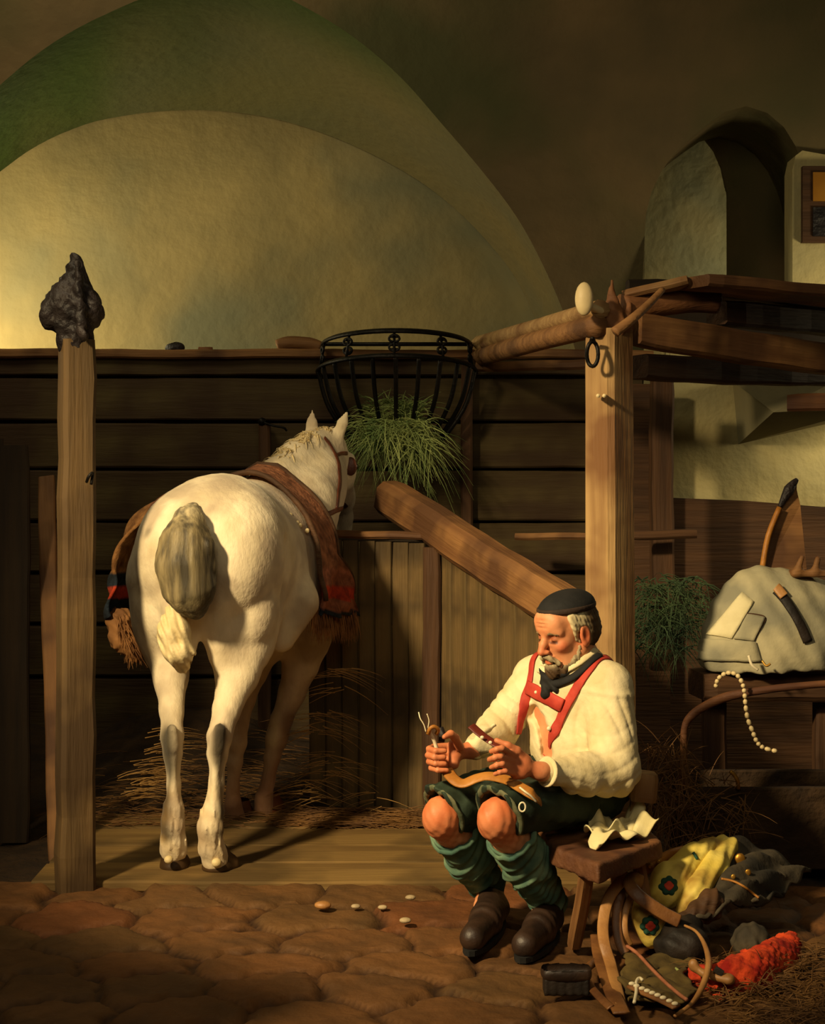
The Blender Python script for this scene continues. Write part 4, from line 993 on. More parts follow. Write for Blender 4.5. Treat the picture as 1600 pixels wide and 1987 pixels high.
# collar and neckerchief
NC_ = NB+Vector((-.014,-.010,.046)); ax_ = (h(-.03,0,-.05)-NB)
strap('collar', SB, [(1050,1300),(1062,1304),(1080,1306),(1100,1301),(1122,1290),(1140,1277),(1154,1266)], .030, .014, M['shirt'], man, .010)
strap('neckerchief', SB, [(1054,1322),(1070,1328),(1092,1326),(1114,1315),(1134,1300),(1150,1286),(1162,1276)], .026, .012, M['blackcloth'], man, .010)
q0 = on(SB, 1066, 1312, .010); S = Solid(q0[0]-Vector((.09,.09,.11)), q0[0]+Vector((.1,.09,.08)), .004)
def kk(px, py, off=.006): r_ = on(SB, px, py, off); return r_[0] if r_ else P(px, py, 5.15)
S.ell(kk(1063,1318,.01), (.018,.016,.018), None, .01); S.cap(kk(1063,1318), kk(1062,1345), .016, .020, .01); S.cap(kk(1066,1320), kk(1080,1338), .014, .012, .01); S.cap(kk(1064,1318,.01), kk(1100,1308), .013, .010, .01); S.cap(kk(1060,1315,.01), kk(1052,1300), .012, .010, .01)
S.disp(lambda x,y,z: .0015*np.sin(x*200+z*150)); S.obj('neckerchief_knot', M['blackcloth'], man)
# braces
st1 = strap('brace', SB, [(1222,1330,5.42),(1208,1292,5.36),(1192,1274,5.3),(1176,1278,5.24),(1160,1286,5.2),(1146,1298),(1130,1318),(1114,1344),(1100,1368),(1088,1394),(1076,1420),(1066,1446),(1058,1470)], .036, .008, M['red'], man, .004)
st2 = strap('brace', SB, [(1050,1268,5.42),(1040,1272,5.38),(1034,1284),(1032,1300),(1028,1325),(1021,1350),(1014,1376),(1008,1400),(1004,1424)], .034, .008, M['red'], man, .004)
strap('brace_crossband', SB, [(1026,1334),(1042,1343),(1058,1351),(1074,1359),(1092,1368)], .048, .010, M['red'], man, .009)
def blob(name, c, r, m, parent, k=5):
    S = Solid(Vector(c)-Vector(r)*1.4-Vector((.004,)*3), Vector(c)+Vector(r)*1.4+Vector((.004,)*3), max(min(r)/3, .0016)); S.ell(c, r); return S.obj(name, m, parent)
for (px, py, r) in ((1070,1413,.0075),(1046,1344,.006),(1060,1352,.005)): blob('button', kk(px,py,.014), (r,r*.7,r), M['bone'], man)
# shorts
S = Solid((-.05,4.75,.28), (.82,5.62,.66), .0048)
S.ell((.555,5.325,.455), (.180,.150,.105), TR, .03)
for hp, kn in ((hpR,knR),(hpL,knL)):
    dr = (kn-hp).normalized(); S.cap(hp+Vector((0,0,.005)), kn+dr*.03+Vector((0,0,.014)), .105, .082, .04)
for hp, kn, wd in ((hpR,knR,None),(hpL,knL,None)):
    dr = (kn-hp).normalized()
# cut each leg just behind the kneecap, sloping back underneath
for hp, kn in ((hpR,knR),(hpL,knL)):
    dr = (kn-hp).normalized(); nrm = (dr*1.0+Vector((0,0,-.45))).normalized(); c = kn+dr*(-.004)
    S.box(c+nrm*.10, (.14,.14,.10), [list(nrm.orthogonal().normalized()), list(nrm.cross(nrm.orthogonal()).normalized()), list(nrm)], .002, .004, 's')
    S.cap(kn-dr*.07, kn+dr*.06+Vector((0,0,.008)), .062, .074, .006, 's')
S.disp(lambda x,y,z: .003*np.sin(x*60+y*50+z*40)*np.sin(y*70-x*30)+.0035*np.sin(x*110-y*90))
shorts_o = S.obj('shorts', M['shorts'], man)
for hp, kn in ((hpR,knR),(hpL,knL)):
    dr = (kn-hp).normalized(); nrm = (dr*1.0+Vector((0,0,-.45))).normalized(); c = kn-dr*.006+Vector((0,0,.010))
    r_ = ringpts(c, nrm, .079, 34, 1.06); r_ = [p+Vector((0,0,.004*math.sin(i*1.1)+.003*math.sin(i*2.3))) for i, p in enumerate(r_)]
    tube('shorts_hem', r_, .0075, M['shorts_hem'], shorts_o, 8, closed=True, flat=(1.5,.8), up=tuple(nrm))
# stockings
for kn, an, seed in ((knR,anR,0.),(knL,anL,2.)):
    a = kn.lerp(an,.24); dr = (an-kn).normalized(); S = Solid(np.minimum(a, an)-.12, np.maximum(a, an)+.12, .0045)
    S.cap(a-dr*.01, kn.lerp(an,.55), .074, .075, .02); S.cap(kn.lerp(an,.55), an+dr*.005, .073, .056, .03)
    S.plane(a, -dr*1.0+Vector((.25,0,.0)), .006)
    S.cap(a-dr*.04, a+dr*.03, .066, .060, .004, 's')
    def fo(x, y, z, seed=seed, a=a, dr=dr):
        t = (x-a.x)*dr.x+(y-a.y)*dr.y+(z-a.z)*dr.z
        return .006*np.sin(t*95+3.2*np.sin(x*32+seed)+2*np.sin(y*38))*smst(t,.02,.07)+.003*np.sin(t*190+x*90+seed)*smst(t,.04,.12)
    S.disp(fo); sk_ = S.obj('stocking', M['stocking'], man)
    r_ = ringpts(a+dr*.006, dr, .074, 30); r_ = [p+dr*(.006*math.sin(i*.9+seed)+.004*math.sin(i*2.1)) for i, p in enumerate(r_)]
    tube('stocking_top', r_, .010, M['stocking'], sk_, 8, closed=True)
# shoes
def shoe(heel, mid, toe, ank):
    S = Solid(np.minimum(heel, toe)-.09, np.maximum(np.maximum(heel, toe), ank)+.07, .0045)
    S.cap((heel.x,heel.y,.050), (mid.x,mid.y,.050), .040, .045, .02); S.cap((mid.x,mid.y,.048), (toe.x,toe.y,.042), .047, .042, .02)
    S.cap((mid.x,mid.y,.065), (ank.x,ank.y,.098), .036, .040, .04)
    S.cap((ank.x,ank.y,.10), (ank.x,ank.y,.17), .036, .045, .01, 's')
    S.plane((0,0,.008), (0,0,-1), .004)
    d = (toe-heel); d.z = 0; d.normalize()
    S.disp(lambda x,y,z: .0022*np.sin(((x-mid.x)*d.x+(y-mid.y)*d.y)*170)*np.exp(-(((x-mid.x)*d.x+(y-mid.y)*d.y)/.05)**2))
    s_ = S.obj('shoe', M['shoe'], man)
    # sole and low heel
    n = 20; out = []
    sd_ = Vector((-d.y, d.x, 0)); L_ = (toe-heel).length
    for i in range(n):
        a = 2*math.pi*i/n; q = (heel+toe)/2; w = .048*(1+.12*math.cos(a)); out.append(Vector((q.x,q.y,0))+d*(L_/2+.048)*math.cos(a)+sd_*w*math.sin(a))
    vs = [p+Vector((0,0,-.004)) for p in out]+[p+Vector((0,0,.013)) for p in out]; fs = [tuple(range(n-1,-1,-1)), tuple(range(n,2*n))]+[(i,(i+1)%n,(i+1)%n+n,i+n) for i in range(n)]
    raw('sole', vs, fs, M['blackcloth'], s_, False)
shoe(P(966,1768,5.30), P(942,1790,5.14), P(917,1822,4.99), P(950,1735,5.32))
shoe(P(1070,1780,5.17), P(1046,1800,5.05), P(1018,1830,4.92), P(1066,1756,5.15))

# things in his hands and on his lap
tag(raw('leather_strip', *tubemesh(spline([P(914,1408,4.95), P(932,1424,4.93), P(955,1440,4.91), P(985,1456,4.885), P(1012,1470,4.89), P(1030,1486,4.94)], 6), 1.0, 10, False, (.016,.004), up=(0,-.5,1)), M['oxblood']), 'stitched dark red leather strip held in the left hand of the seated person', 'leather strip')
ls = bpy.data.objects['leather_strip']
for (px, py) in ((935,1431),(951,1441)): 
    o = blob('stitch', P(px,py,4.90), (.0065,.004,.006), M['bone'], None); o.parent = ls
tl = thing('waxed_thread_awl', 'small awl with ochre leather scrap and loose thread in the right fist', 'awl', P(845,1440,5.03))
tube('blade', spline([P(848,1458,5.035), P(843,1440,5.03), P(836,1424,5.02), P(832,1412,5.01)], 5), lerps([.007,.006,.005,.004],16), M['bone'], tl, 8)
tube('scrap', spline([P(830,1424,5.01), P(834,1414,5.0), P(842,1410,5.0), P(850,1416,5.01), P(846,1424,5.02)], 5), .0065, M['ochre'], tl, 8)
tube('thread', spline([P(826,1420,5.0), P(822,1406,5.0), P(815,1394,5.0), P(812,1382,5.01)], 5), .0018, M['bone'], tl, 6)
tube('thread', spline([P(830,1412,5.0), P(832,1398,5.0), P(828,1385,5.0)], 5), .0016, M['bone'], tl, 6)
tube('handle', [P(856,1440,5.05), P(858,1424,5.06), P(854,1412,5.06)], [.010,.012,.010], M['char'], tl, 10)
v, f = tubemesh(spline([P(866,1494,5.04), P(880,1512,5.0), P(898,1520,4.98), P(925,1510,4.97), P(950,1506,4.95), P(985,1514,4.90), P(1010,1528,4.83), P(1030,1540,4.80), P(1048,1556,4.82)], 6), 1.0, 10, False, (.020,.005), up=(-.1,-.7,1))
lap = raw('lap_strap', v, f, M['ochre']); tag(lap, 'ochre leather strap lying across the lap of the seated person', 'strap')
bk = tube('buckle', [P(1013+7*math.cos(a)*.9, 1566+9*math.sin(a), 4.79) for a in np.linspace(0,2*math.pi,14,endpoint=False)], .003, M['bone'], None, 6, closed=True); bk.parent = lap
bk = tube('keeper', spline([P(1008,1528,4.80), P(1018,1536,4.78), P(1030,1545,4.78), P(1040,1556,4.79)], 4), .0035, M['bone'], None, 6); bk.parent = lap
# ============================================================ work stool
st = thing('work_stool', 'low thick-seated wooden work stool under the seated person', 'stool', (.6, 5.1, 0))
top = [(.438,4.955),(.553,4.735),(.80,5.06),(.74,5.50),(.40,5.44)]
bm = bmesh.new(); up_ = []; dn_ = []
S = Solid((.3,4.65,.24), (.9,5.6,.38), .006)
# solid slab: intersection of edge planes
S.d[:] = np.maximum(S.ax[2][None,None,:]-.335, .275-S.ax[2][None,None,:])+0*S.d
for i in range(len(top)):
    a = Vector(top[i]); b = Vector(top[(i+1) % len(top)]); e = (b-a).normalized(); S.plane((a.x,a.y,.3), (e.y,-e.x,.12), .012)
S.disp(lambda x,y,z: .0012*np.sin(x*30+y*45)+.0010*np.sin((x*.75-y*.6)*130+z*20))
S.obj('seat', M['wood_red'], st)
beam('leg', P(1140,1696,4.86), P(1114,1834,5.02), .046, .042, M['wood_mid'], st, .012, .003, 1, n=8)
beam('leg', (.72,5.10,.28), (.76,5.06,.0), .045, .04, M['wood_mid'], st, .012, .003, 2, n=8)
beam('leg', (.68,5.42,.28), (.72,5.47,-.0), .045, .04, M['wood_mid'], st, .012, .003, 3, n=8)
beam('leg', (.46,5.38,.28), (.43,5.44,.01), .045, .04, M['wood_mid'], st, .012, .003, 4, n=8)
beam('clamp_post', P(1228,1606,5.22), P(1236,1540,5.22), .042, .042, M['wood_post'], st, .008, .003, 5, n=6)
beam('clamp_head', P(1242,1552,5.2), P(1248,1498,5.2), .088, .085, M['wood_post'], st, .012, .004, 6, n=6)
def sheet(name, fn, nu, nv, th, m, parent=None, cols=None, closed=False):
    Pp = [[Vector(fn(i/nu, j/nv)) for j in range(nv+1)] for i in range(nu+1)]; vs = []; top_ = []; n1 = nv+1; cl = []
    for i in range(nu+1):
        for j in range(nv+1):
            du = Pp[min(i+1,nu)][j]-Pp[max(i-1,0)][j]; dv = Pp[i][min(j+1,nv)]-Pp[i][max(j-1,0)]; n = du.cross(dv)
            n = n.normalized() if n.length > 1e-9 else Vector((0,0,1)); vs.append(Pp[i][j]+n*th/2); top_.append(Pp[i][j]-n*th/2)
            if cols: cl.append(cols(i/nu, j/nv))
    K = len(vs); vs += top_; fs = []
    for i in range(nu):
        for j in range(nv): a = i*n1+j; fs += [(a,a+n1,a+n1+1,a+1), (a+K,a+1+K,a+n1+1+K,a+n1+K)]
    for i in range(nu): a = i*n1; fs += [(a,a+K,a+n1+K,a+n1), (a+nv,a+n1+nv,a+n1+nv+K,a+nv+K)]
    for j in range(nv): a = j; b = nu*n1+j; fs += [(a,a+1,a+1+K,a+K), (b,b+K,b+1+K,b+1)]
    return raw(name, vs, fs, m, parent, cols=np.array(cl+cl) if cols else None)
M['rag'] = mat('cream rag', (206,192,138), (226,214,166), 9, .85, .3, 40)
def bil(c, u, v): return (c[0]*(1-u)+c[1]*u)*(1-v)+(c[3]*(1-u)+c[2]*u)*v
rc = [Vector((.555,5.13,.35)), Vector((.745,5.22,.352)), Vector((.775,5.08,.35)), Vector((.560,4.87,.35))]
def ragf(u, v):
    p = bil(rc, u, v); p.z += .016+.020*math.sin(u*9+v*3)*math.sin(v*5+1)+.014*math.sin(u*17-v*9)+.012*math.sin(v*19+u*6); e = min(u,1-u,v,1-v)
    p.x += .012*math.sin(v*14); p.y += .014*math.sin(u*16+1); p.z = max(p.z, .341)
    if v < .25: p.z += .03*(1-v*4)*(.5+.5*math.sin(u*8))
    if u > .8: p.z += .02*(u-.8)*5
    return p
tag(sheet('crumpled_rag', ragf, 44, 30, .004, M['rag']), 'crumpled cream rag lying on the work stool', 'rag')

# ============================================================ harness heap at the lower right
M['yellow'] = mat('yellow embroidered leather', (214,188,78), (236,214,108), 8, .65, .3, 40, c3=(168,134,58), s3=7)
M['flower_green'] = mat('green embroidery', (26,62,50), (40,84,64), 30, .8, .3)
M['flower_red'] = mat('red embroidery', (196,62,40), (220,84,54), 30, .8, .3)
M['darkhide'] = mat('dark grey hide', (52,46,36), (80,70,52), 10, .85, .5, 30, c3=(46,42,34), s3=6)
M['brownleather'] = mat('brown harness leather', (92,56,28), (138,92,48), 9, .5, .3, 40, spec=.5)
M['tanleather'] = mat('tan harness leather', (150,104,56), (182,132,76), 9, .5, .3, 40, spec=.5)
M['blackleather'] = mat('black leather', (22,17,13), (40,30,22), 12, .65, .5, 30, spec=.4)
M['redwool'] = mat('scarlet wool', (150,26,14), (226,80,34), 16, .95, .6, 60)
M['olive'] = mat('olive sackcloth', (72,58,28), (98,80,38), 12, .9, .4)
M['brass'] = mat('tarnished brass', (168,118,40), (198,148,62), 18, .4, .2, metallic=.7)
cp_ = thing('harness_pad', 'yellow embroidered harness pads with red and green flowers in the heap', 'harness pad', P(1300,1800,5.1))
S = Solid(P(1250,1860,4.85)-Vector((.05,.15,0)), P(1450,1600,5.5)+Vector((.1,.1,.05)), .006)
S.chain([P(1400,1640,5.38), P(1350,1672,5.26), P(1305,1715,5.16), P(1288,1738,5.12)], [.036,.060,.070,.048], .02)
S.disp(lambda x,y,z: .004*np.sin((x*.7+z*.7)*30)*np.sin((x-z)*60)+.002*np.sin((x-z)*160)); S.obj('upper_pad', M['yellow'], cp_); up_b = bvh_of(bpy.data.objects['upper_pad'])
S = Solid(P(1290,1860,4.85)-Vector((.05,.15,0)), P(1470,1600,5.5)+Vector((.1,.1,.05)), .006)
S.chain([P(1418,1640,5.36), P(1385,1680,5.22), P(1350,1730,5.10), P(1322,1770,5.04)], [.026,.040,.042,.018], .02, sq=((0,1,.3),.7))
S.disp(lambda x,y,z: .003*np.sin((x-z)*120)); S.obj('side_pad', M['yellow'], cp_)
S = Solid(P(1220,1880,4.75)-Vector((.05,.15,.03)), P(1330,1700,5.3)+Vector((.1,.1,.05)), .006)
S.chain([P(1248,1755,5.02), P(1258,1785,4.98), P(1268,1812,4.97)], [.030,.052,.046], .02); S.disp(lambda x,y,z: .004*np.sin((x*.9+z*.3)*110)*smst(-x,-.80,-.72)+.002*np.sin(z*90))
S.obj('lower_pad', M['yellow'], cp_); lo_b = bvh_of(bpy.data.objects['lower_pad'])
def flower(b, px, py, nm):
    parts = []; r0 = on(b, px, py, .003)
    if not r0: print('MISS flower'); return
    for k in range(7):
        a = k*2*math.pi/7+.3; c = on(b, px+11*math.cos(a), py+12*math.sin(a), .002)
        if c: blobs.append(c[0])
    return r0[0]
def mesh_balls(name, pts, r, m, parent, sc=(1,1,1)):
    lo = np.min([list(p) for p in pts], 0)-max(r)*1.6 if isinstance(r,(list,tuple)) else np.min([list(p) for p in pts], 0)-r*1.6
    hi = np.max([list(p) for p in pts], 0)+(max(r) if isinstance(r,(list,tuple)) else r)*1.6
    S = Solid(lo, hi, .0028)
    for p in pts: S.ell(p, (r*sc[0], r*sc[1], r*sc[2]), None, .003)
    return S.obj(name, m, parent)
for b, px, py, bn in ((up_b,1297,1719,'upper_pad'),(lo_b,1261,1796,'lower_pad')):
    ps = [on(b, px+12*math.cos(k*.9+.3)*(1+.15*(k%2)), py+13*math.sin(k*.9+.3), -.002) for k in range(7)]; ps = [p[0] for p in ps if p]
    mesh_balls('flower_leaf', ps, .0115, M['flower_green'], bpy.data.objects[bn])
    ps = [on(b, px+5*math.cos(k*1.6), py+5*math.sin(k*1.6), .002) for k in range(4)]; ps = [p[0] for p in ps if p]
    mesh_balls('flower_petal', ps, .010, M['flower_red'], bpy.data.objects[bn])
tube('green_stitch', [on(up_b,1344,1655,.002)[0], on(up_b,1352,1668,.002)[0]] if on(up_b,1344,1655) and on(up_b,1352,1668) else [P(1344,1655,5.2),P(1352,1668,5.2)], .005, M['flower_green'], cp_, 7)
fc = [P(1422,1628,5.42), P(1572,1690,5.5), P(1470,1758,5.1), P(1335,1790,4.98)]
def flapf(u, v):
    p = bil(fc, u, v); p += Vector((0,-.04,.05))*math.sin(math.pi*min(1,u*1.1))*math.sin(math.pi*v*.8)+Vector((0,0,.012))*math.sin(u*14+v*7)+Vector((0,.01,.008))*math.sin(v*23+u*5); return p
fl = tag(sheet('hide_flap', flapf, 40, 40, .014, M['darkhide']), 'large dark grey hide flap spreading right of the yellow pads', 'hide flap')
def onto(o, mw=None):
    return bvh_of(o)
flb = bvh_of(fl)
for (px, py, r) in ((1436,1670,.019),(1449,1694,.010),(1421,1703,.008)):
    q = on(flb, px, py, .004); q = q[0] if q else P(px, py, 5.3); o = blob('brass_boss', q, (r, r*.5, r*1.15), M['brass'], None); o.parent = fl
q = [on(flb, *p, .006) for p in ((1400,1708),(1420,1712),(1440,1722),(1458,1735),(1470,1745))]; q = [a[0] for a in q if a]
if len(q) > 2: o = tube('tassel_cord', spline(q, 5), .004, M['ochre'], None, 6); o.parent = fl
tag(tube('studded_hame', spline([P(1242,1694,5.22), P(1270,1676,5.26), P(1298,1660,5.3), P(1326,1650,5.36)], 5), lerps([.024,.028,.026,.02],16), M['ochre'], None, 9, flat=(1,.6)), 'ochre wooden hame end between the stool seat and yellow pad', 'hame')
for i, (px, py) in enumerate(((1262,1680),(1278,1671))):
    o = blob('stud', P(px, py, 5.21), (.010,.008,.010), M['brass'], None); o.parent = bpy.data.objects['studded_hame']
S = Solid(P(1326,1840,4.9)-Vector((.12,.14,.1)), P(1326,1840,4.9)+Vector((.14,.16,.14)), .006)
S.ell(P(1322,1835,4.92), (.085,.08,.062), None); S.cap(P(1300,1800,4.98), P(1340,1800,4.98), .04, .04, .04); S.plane((0,0,.0),(0,0,-1)); S.disp(lambda x,y,z: .005*np.sin(x*70+z*50)*np.sin(y*60+z*30))
tag(S.obj('black_pouch', M['blackleather']), 'black leather pouch lying below the lower flower pad', 'pouch')
S = Solid(P(1355,1765,5.02)-Vector((.1,.12,.1)), P(1355,1765,5.02)+Vector((.12,.14,.12)), .006)
S.cap(P(1335,1790,5.0), P(1378,1745,5.05), .038, .034, .03); S.ell(P(1380,1760,5.04), (.03,.035,.05), None, .03); S.disp(lambda x,y,z: .006*np.sin(x*120+z*40)*np.sin(z*100-x*70))
tag(S.obj('fur_collar', M['wood_dark']), 'dark brown fur roll lying between yellow side pad and hide flap', 'fur roll')
S = Solid(P(1458,1828,5.0)-Vector((.12,.14,.12)), P(1458,1828,5.0)+Vector((.12,.14,.12)), .006)
S.ell(P(1458,1828,5.0), (.062,.06,.058), None); S.disp(lambda x,y,z: .004*np.sin(x*180+z*30)*np.sin(z*50)+.003*np.sin(y*150))
tag(S.obj('wool_ball', M['darkhide']), 'round grey ball of fur resting above the scarlet wool', 'ball')
# scarlet wool
rw = spline([P(1345,1905,4.72), P(1385,1925,4.66), P(1425,1938,4.62), P(1460,1925,4.66), P(1492,1890,4.74), P(1515,1858,4.82), P(1530,1825,4.88)], 6)
S = Solid(P(1440,1890,4.7)-Vector((.22,.22,.12)), P(1440,1890,4.8)+Vector((.24,.22,.16)), .006)
RR = lerps([.016,.026,.046,.052,.05,.045,.022], len(rw))
for i in range(len(rw)-1): 
    a = rw[i].copy(); a.z = max(a.z, RR[i]*.8); b = rw[i+1].copy(); b.z = max(b.z, RR[i]*.8); S.cap(a, b, RR[i], RR[i+1], .02)
S.disp(lambda x,y,z: .006*np.sin(x*60+z*50+2*np.sin(y*40))*np.sin(z*70+y*55)+.004*np.sin(x*190+y*130)*np.sin(z*170+y*90))
S.plane((0,0,.0),(0,0,-1)); rwo = tag(S.obj('scarlet_wool', M['redwool']), 'bright scarlet wool plume lying beside the straw at lower right', 'wool plume')
sp_ = []
for i in range(len(rw)-1):
    for _ in range(26): sp_.append((rw[i]+Vector((ru(-1,1),ru(-1,.5),ru(-.3,1)))*RR[i]*.8, (ru(-1,1),ru(-1,.3),ru(-.2,1)), ru(.010,.026), .0022, .3))
o = blades('wool_strands', M['redwool'], sp_); o.parent = rwo
# wooden tool
tp = thing('wooden_tool', 'pale wooden tool with round knob lying on the scarlet wool', 'tool', P(1380,1890,4.66))
S = Solid(P(1380,1888,4.62)-Vector((.1,.1,.08)), P(1380,1888,4.62)+Vector((.12,.12,.1)), .004)
S.ell(P(1344,1872,4.62), (.015,.015,.018)); S.cap(P(1346,1878,4.62), P(1368,1890,4.60), .010, .012, .01); S.cap(P(1370,1890,4.60), P(1412,1900,4.56), .016, .022, .01, sq=((0,0,1),1.4)); S.disp(lambda x,y,z: .001*np.sin(x*150))
S.obj('handle', M['tanleather'], tp); beam('iron_plate', P(1386,1880,4.57), P(1402,1890,4.56), .012, .02, M['blackleather'], tp, .003, .0, n=2)
tag(tube('straw_quill', [P(1310,1878,4.72), P(1322,1890,4.70), P(1334,1902,4.68)], [.003,.007,.002], M['hay'], None, 6), 'small pale green leaf tip beside the wooden tool', 'leaf')
def C(px, py, d, z=.022): return P(px, py, min(d, F*(EYE-z)/(py-HY)))
def ribbon(name, pts, w, th, m, label, cat, up=(0,-1,.4), parent=None, n=7):
    pp = [C(*q) for q in pts]
    v, f = tubemesh(spline(pp, n), 1.0, 10, False, (w/2, th/2), up=up); o = raw(name, v, f, m, parent)
    if label: tag(o, label, cat)
    return o
ribbon('harness_strap', [(1222,1700,5.08),(1203,1712,4.98),(1180,1745,4.93),(1170,1790,4.88),(1172,1830,4.82),(1184,1870,4.76),(1198,1925,4.62),(1204,1950,4.56)], .036, .007, M['tanleather'], 'tan harness strap hanging from the stool edge down to the flagstones, leftmost', 'strap')
ribbon('harness_strap', [(1228,1702,5.1),(1210,1720,5.0),(1200,1750,4.96),(1196,1790,4.93),(1202,1830,4.9),(1214,1850,4.88)], .030, .007, M['brownleather'], 'brown strap curving close beside the lower flower pad', 'strap')
ribbon('harness_strap', [(1236,1730,5.02),(1222,1745,4.98),(1212,1775,4.95),(1212,1810,4.92),(1222,1835,4.92)], .022, .006, M['tanleather'], 'short tan strap tucked just left of the lower flower', 'strap')
ribbon('harness_strap', [(1246,1712,5.02),(1228,1704,4.98),(1222,1716,4.94),(1236,1736,4.91),(1262,1756,4.90),(1290,1774,4.90),(1318,1788,4.9)], .042, .008, M['brownleather'], 'wide brown strap looping over the two flowered yellow pads', 'strap')
ribbon('harness_strap', [(1160,1862,4.84),(1142,1876,4.76),(1134,1892,4.70),(1146,1915,4.63),(1166,1938,4.56),(1184,1955,4.52)], .024, .007, M['brownleather'], 'brown strap bent in a low loop left on the flagstones', 'strap')
ribbon('harness_strap', [(1160,1815,4.95),(1164,1850,4.86),(1176,1890,4.75),(1190,1930,4.63),(1206,1966,4.50)], .050, .009, M['brownleather'], 'broad brown strap lying flat towards the bottom edge of the floor', 'strap')
tag(tube('hoop_thong', spline([P(*q) for q in [(1328,1796,4.9),(1348,1806,4.85),(1362,1824,4.78),(1372,1850,4.68),(1374,1876,4.58),(1364,1910,4.52),(1350,1936,4.47),(1334,1954,4.42),(1308,1972,4.38)]], 6), lerps([.004,.005,.008,.010,.009,.006,.005], 49), M['tanleather'], None, 8), 'thin tan thong curving in a half hoop across the scarlet wool', 'thong')
tag(tube('thin_cord', spline([C(*q, .05) for q in [(1216,1836,4.9),(1236,1850,4.86),(1262,1878,4.78),(1290,1906,4.70),(1318,1930,4.63),(1332,1940,4.6)]], 5), .0055, mat('pinkish cord', (150,92,62), (176,112,80), 20, .7, .2), None, 7), 'thin pinkish cord running diagonally over the olive sackcloth', 'cord')
oc = [P(1205,1880,4.86), P(1330,1870,4.9), P(1345,1975,4.5), P(1215,1985,4.44)]
def of_(u, v):
    p = bil(oc, u, v); p.z = .020+.008*math.sin(u*6+v*4)*math.sin(v*5)+.005*math.sin(u*13-v*9+2*math.sin(v*5))+.003*math.sin(v*24+u*9); p.x += .015*math.sin(v*9)+.006*math.sin(v*31); p.y += .012*math.sin(u*13)+.006*math.sin(u*29); return p
tag(sheet('sackcloth', of_, 30, 30, .008, M['olive']), 'crumpled olive sackcloth on the flagstones under the cord', 'sackcloth')
sb = thing('studded_strap', 'olive strap set with pale bone studs on the sackcloth', 'strap', P(1275,1930,4.62))
p5 = spline([C(*q, .042) for q in [(1222,1912,4.71),(1250,1925,4.67),(1280,1938,4.63),(1312,1954,4.58)]], 6); v, f = tubemesh(p5, 1, 8, False, (.016,.005), up=(0,-.5,1)); raw('strap', v, f, M['brownleather'], sb)
for i in range(1, len(p5)-1, 2): blob('stud', p5[i]+Vector((0,-.004,.008)), (.010,.007,.006), M['bone'], sb)
hk = spline([C(*q, .045) for q in [(1246,1902,4.66),(1240,1898,4.66),(1234,1906,4.66),(1234,1925,4.63),(1230,1945,4.59)]], 5)
tag(tube('bone_hook', hk, .005, M['bone'], None, 7), 'thin bone hook at the left end of the studded strap', 'hook')
# brush at the bottom
bs = thing('horse_brush', 'dark oval horse brush lying on the flagstones at the bottom edge', 'brush', P(1098,1950,4.55))
S = Solid(P(1098,1950,4.55)-Vector((.11,.12,.08)), P(1098,1950,4.55)+Vector((.11,.12,.1)), .005); c = P(1098,1945,4.58); c.z = .062
S.box(c, (.070,.038,.016), None, .014); S.ell(c+Vector((0,0,.006)), (.062,.036,.022), None); S.obj('back', M['shoe'], bs)
c2 = c.copy(); c2.z = .03; S = Solid(c2-Vector((.1,.1,.05)), c2+Vector((.1,.1,.05)), .005); S.box(c2, (.066,.035,.028), None, .008); S.plane((0,0,.002),(0,0,-1)); S.disp(lambda x,y,z: .002*np.sin(x*260)*np.sin(y*260)); S.obj('bristles', M['blackleather'], bs)
# straw in the right corner and behind the stool
sp_ = []
for _ in range(900):
    x = ru(.86,1.35); y = ru(4.25,4.86); z = .01+.07*random.random()*(min(1,(x-.84)*3)); sp_.append(((x,y,z), (ru(-1,1),ru(-.6,.6),ru(-.1,.45)), ru(.05,.14), ru(.0018,.003), .4))
tag(blades('corner_straw', M['straw_dark'], sp_), 'trampled straw heap in the lower right corner of the floor', 'straw', kind='stuff')
sp_ = []
for _ in range(260):
    p = P(ru(1255,1330), ru(1440,1580), ru(5.7,6.0)); sp_.append((p, (ru(-.5,.5),ru(-.4,.2),ru(-1,.6)), ru(.08,.2), ru(.0016,.0028), .3))
for _ in range(500):
    p = Vector((ru(.85,1.2), ru(5.6,6.2), ru(0,.35))); sp_.append((p, (ru(-.7,.7),ru(-.6,.2),ru(-.6,.8)), ru(.08,.2), ru(.0016,.0028), .3))
tag(blades('stacked_straw', M['straw_dark'], sp_), 'loose straw standing behind the work stool', 'straw', kind='stuff')
for (px, py, r, tone) in ((1277,1790,0,0),):
    pass
M['pebble'] = mat('pale pebble', (150,132,100), (176,156,120), 20, .6, .3)
# small pebbles catching light on the flagstones
for i, (px, py, r, lb) in enumerate(((626,1762,.020,'largest pale pebble on the flagstones left of the shoes'),(690,1762,.012,'small white pebble between the flagstones, second from left'),(742,1764,.012,'small grey pebble right of the white pebble'),(786,1790,.014,'pale pebble nearest below the stall boards centre'),(796,1745,.013,'pale green-white pebble against the stall board edge'))):
    d = F*EYE/(py-HY); S = Solid(P(px,py,d)-Vector((.05,.05,.04)), P(px,py,d)+Vector((.05,.05,.05)), .004); c = P(px,py,d); c.z = r*.5
    S.ell(c, (r*1.5, r*1.1, r*.7), None); tag(S.obj('pebble', M['tanleather'] if i == 0 else M['pebble']), lb, 'pebble', 'pebbles on the flagstones')
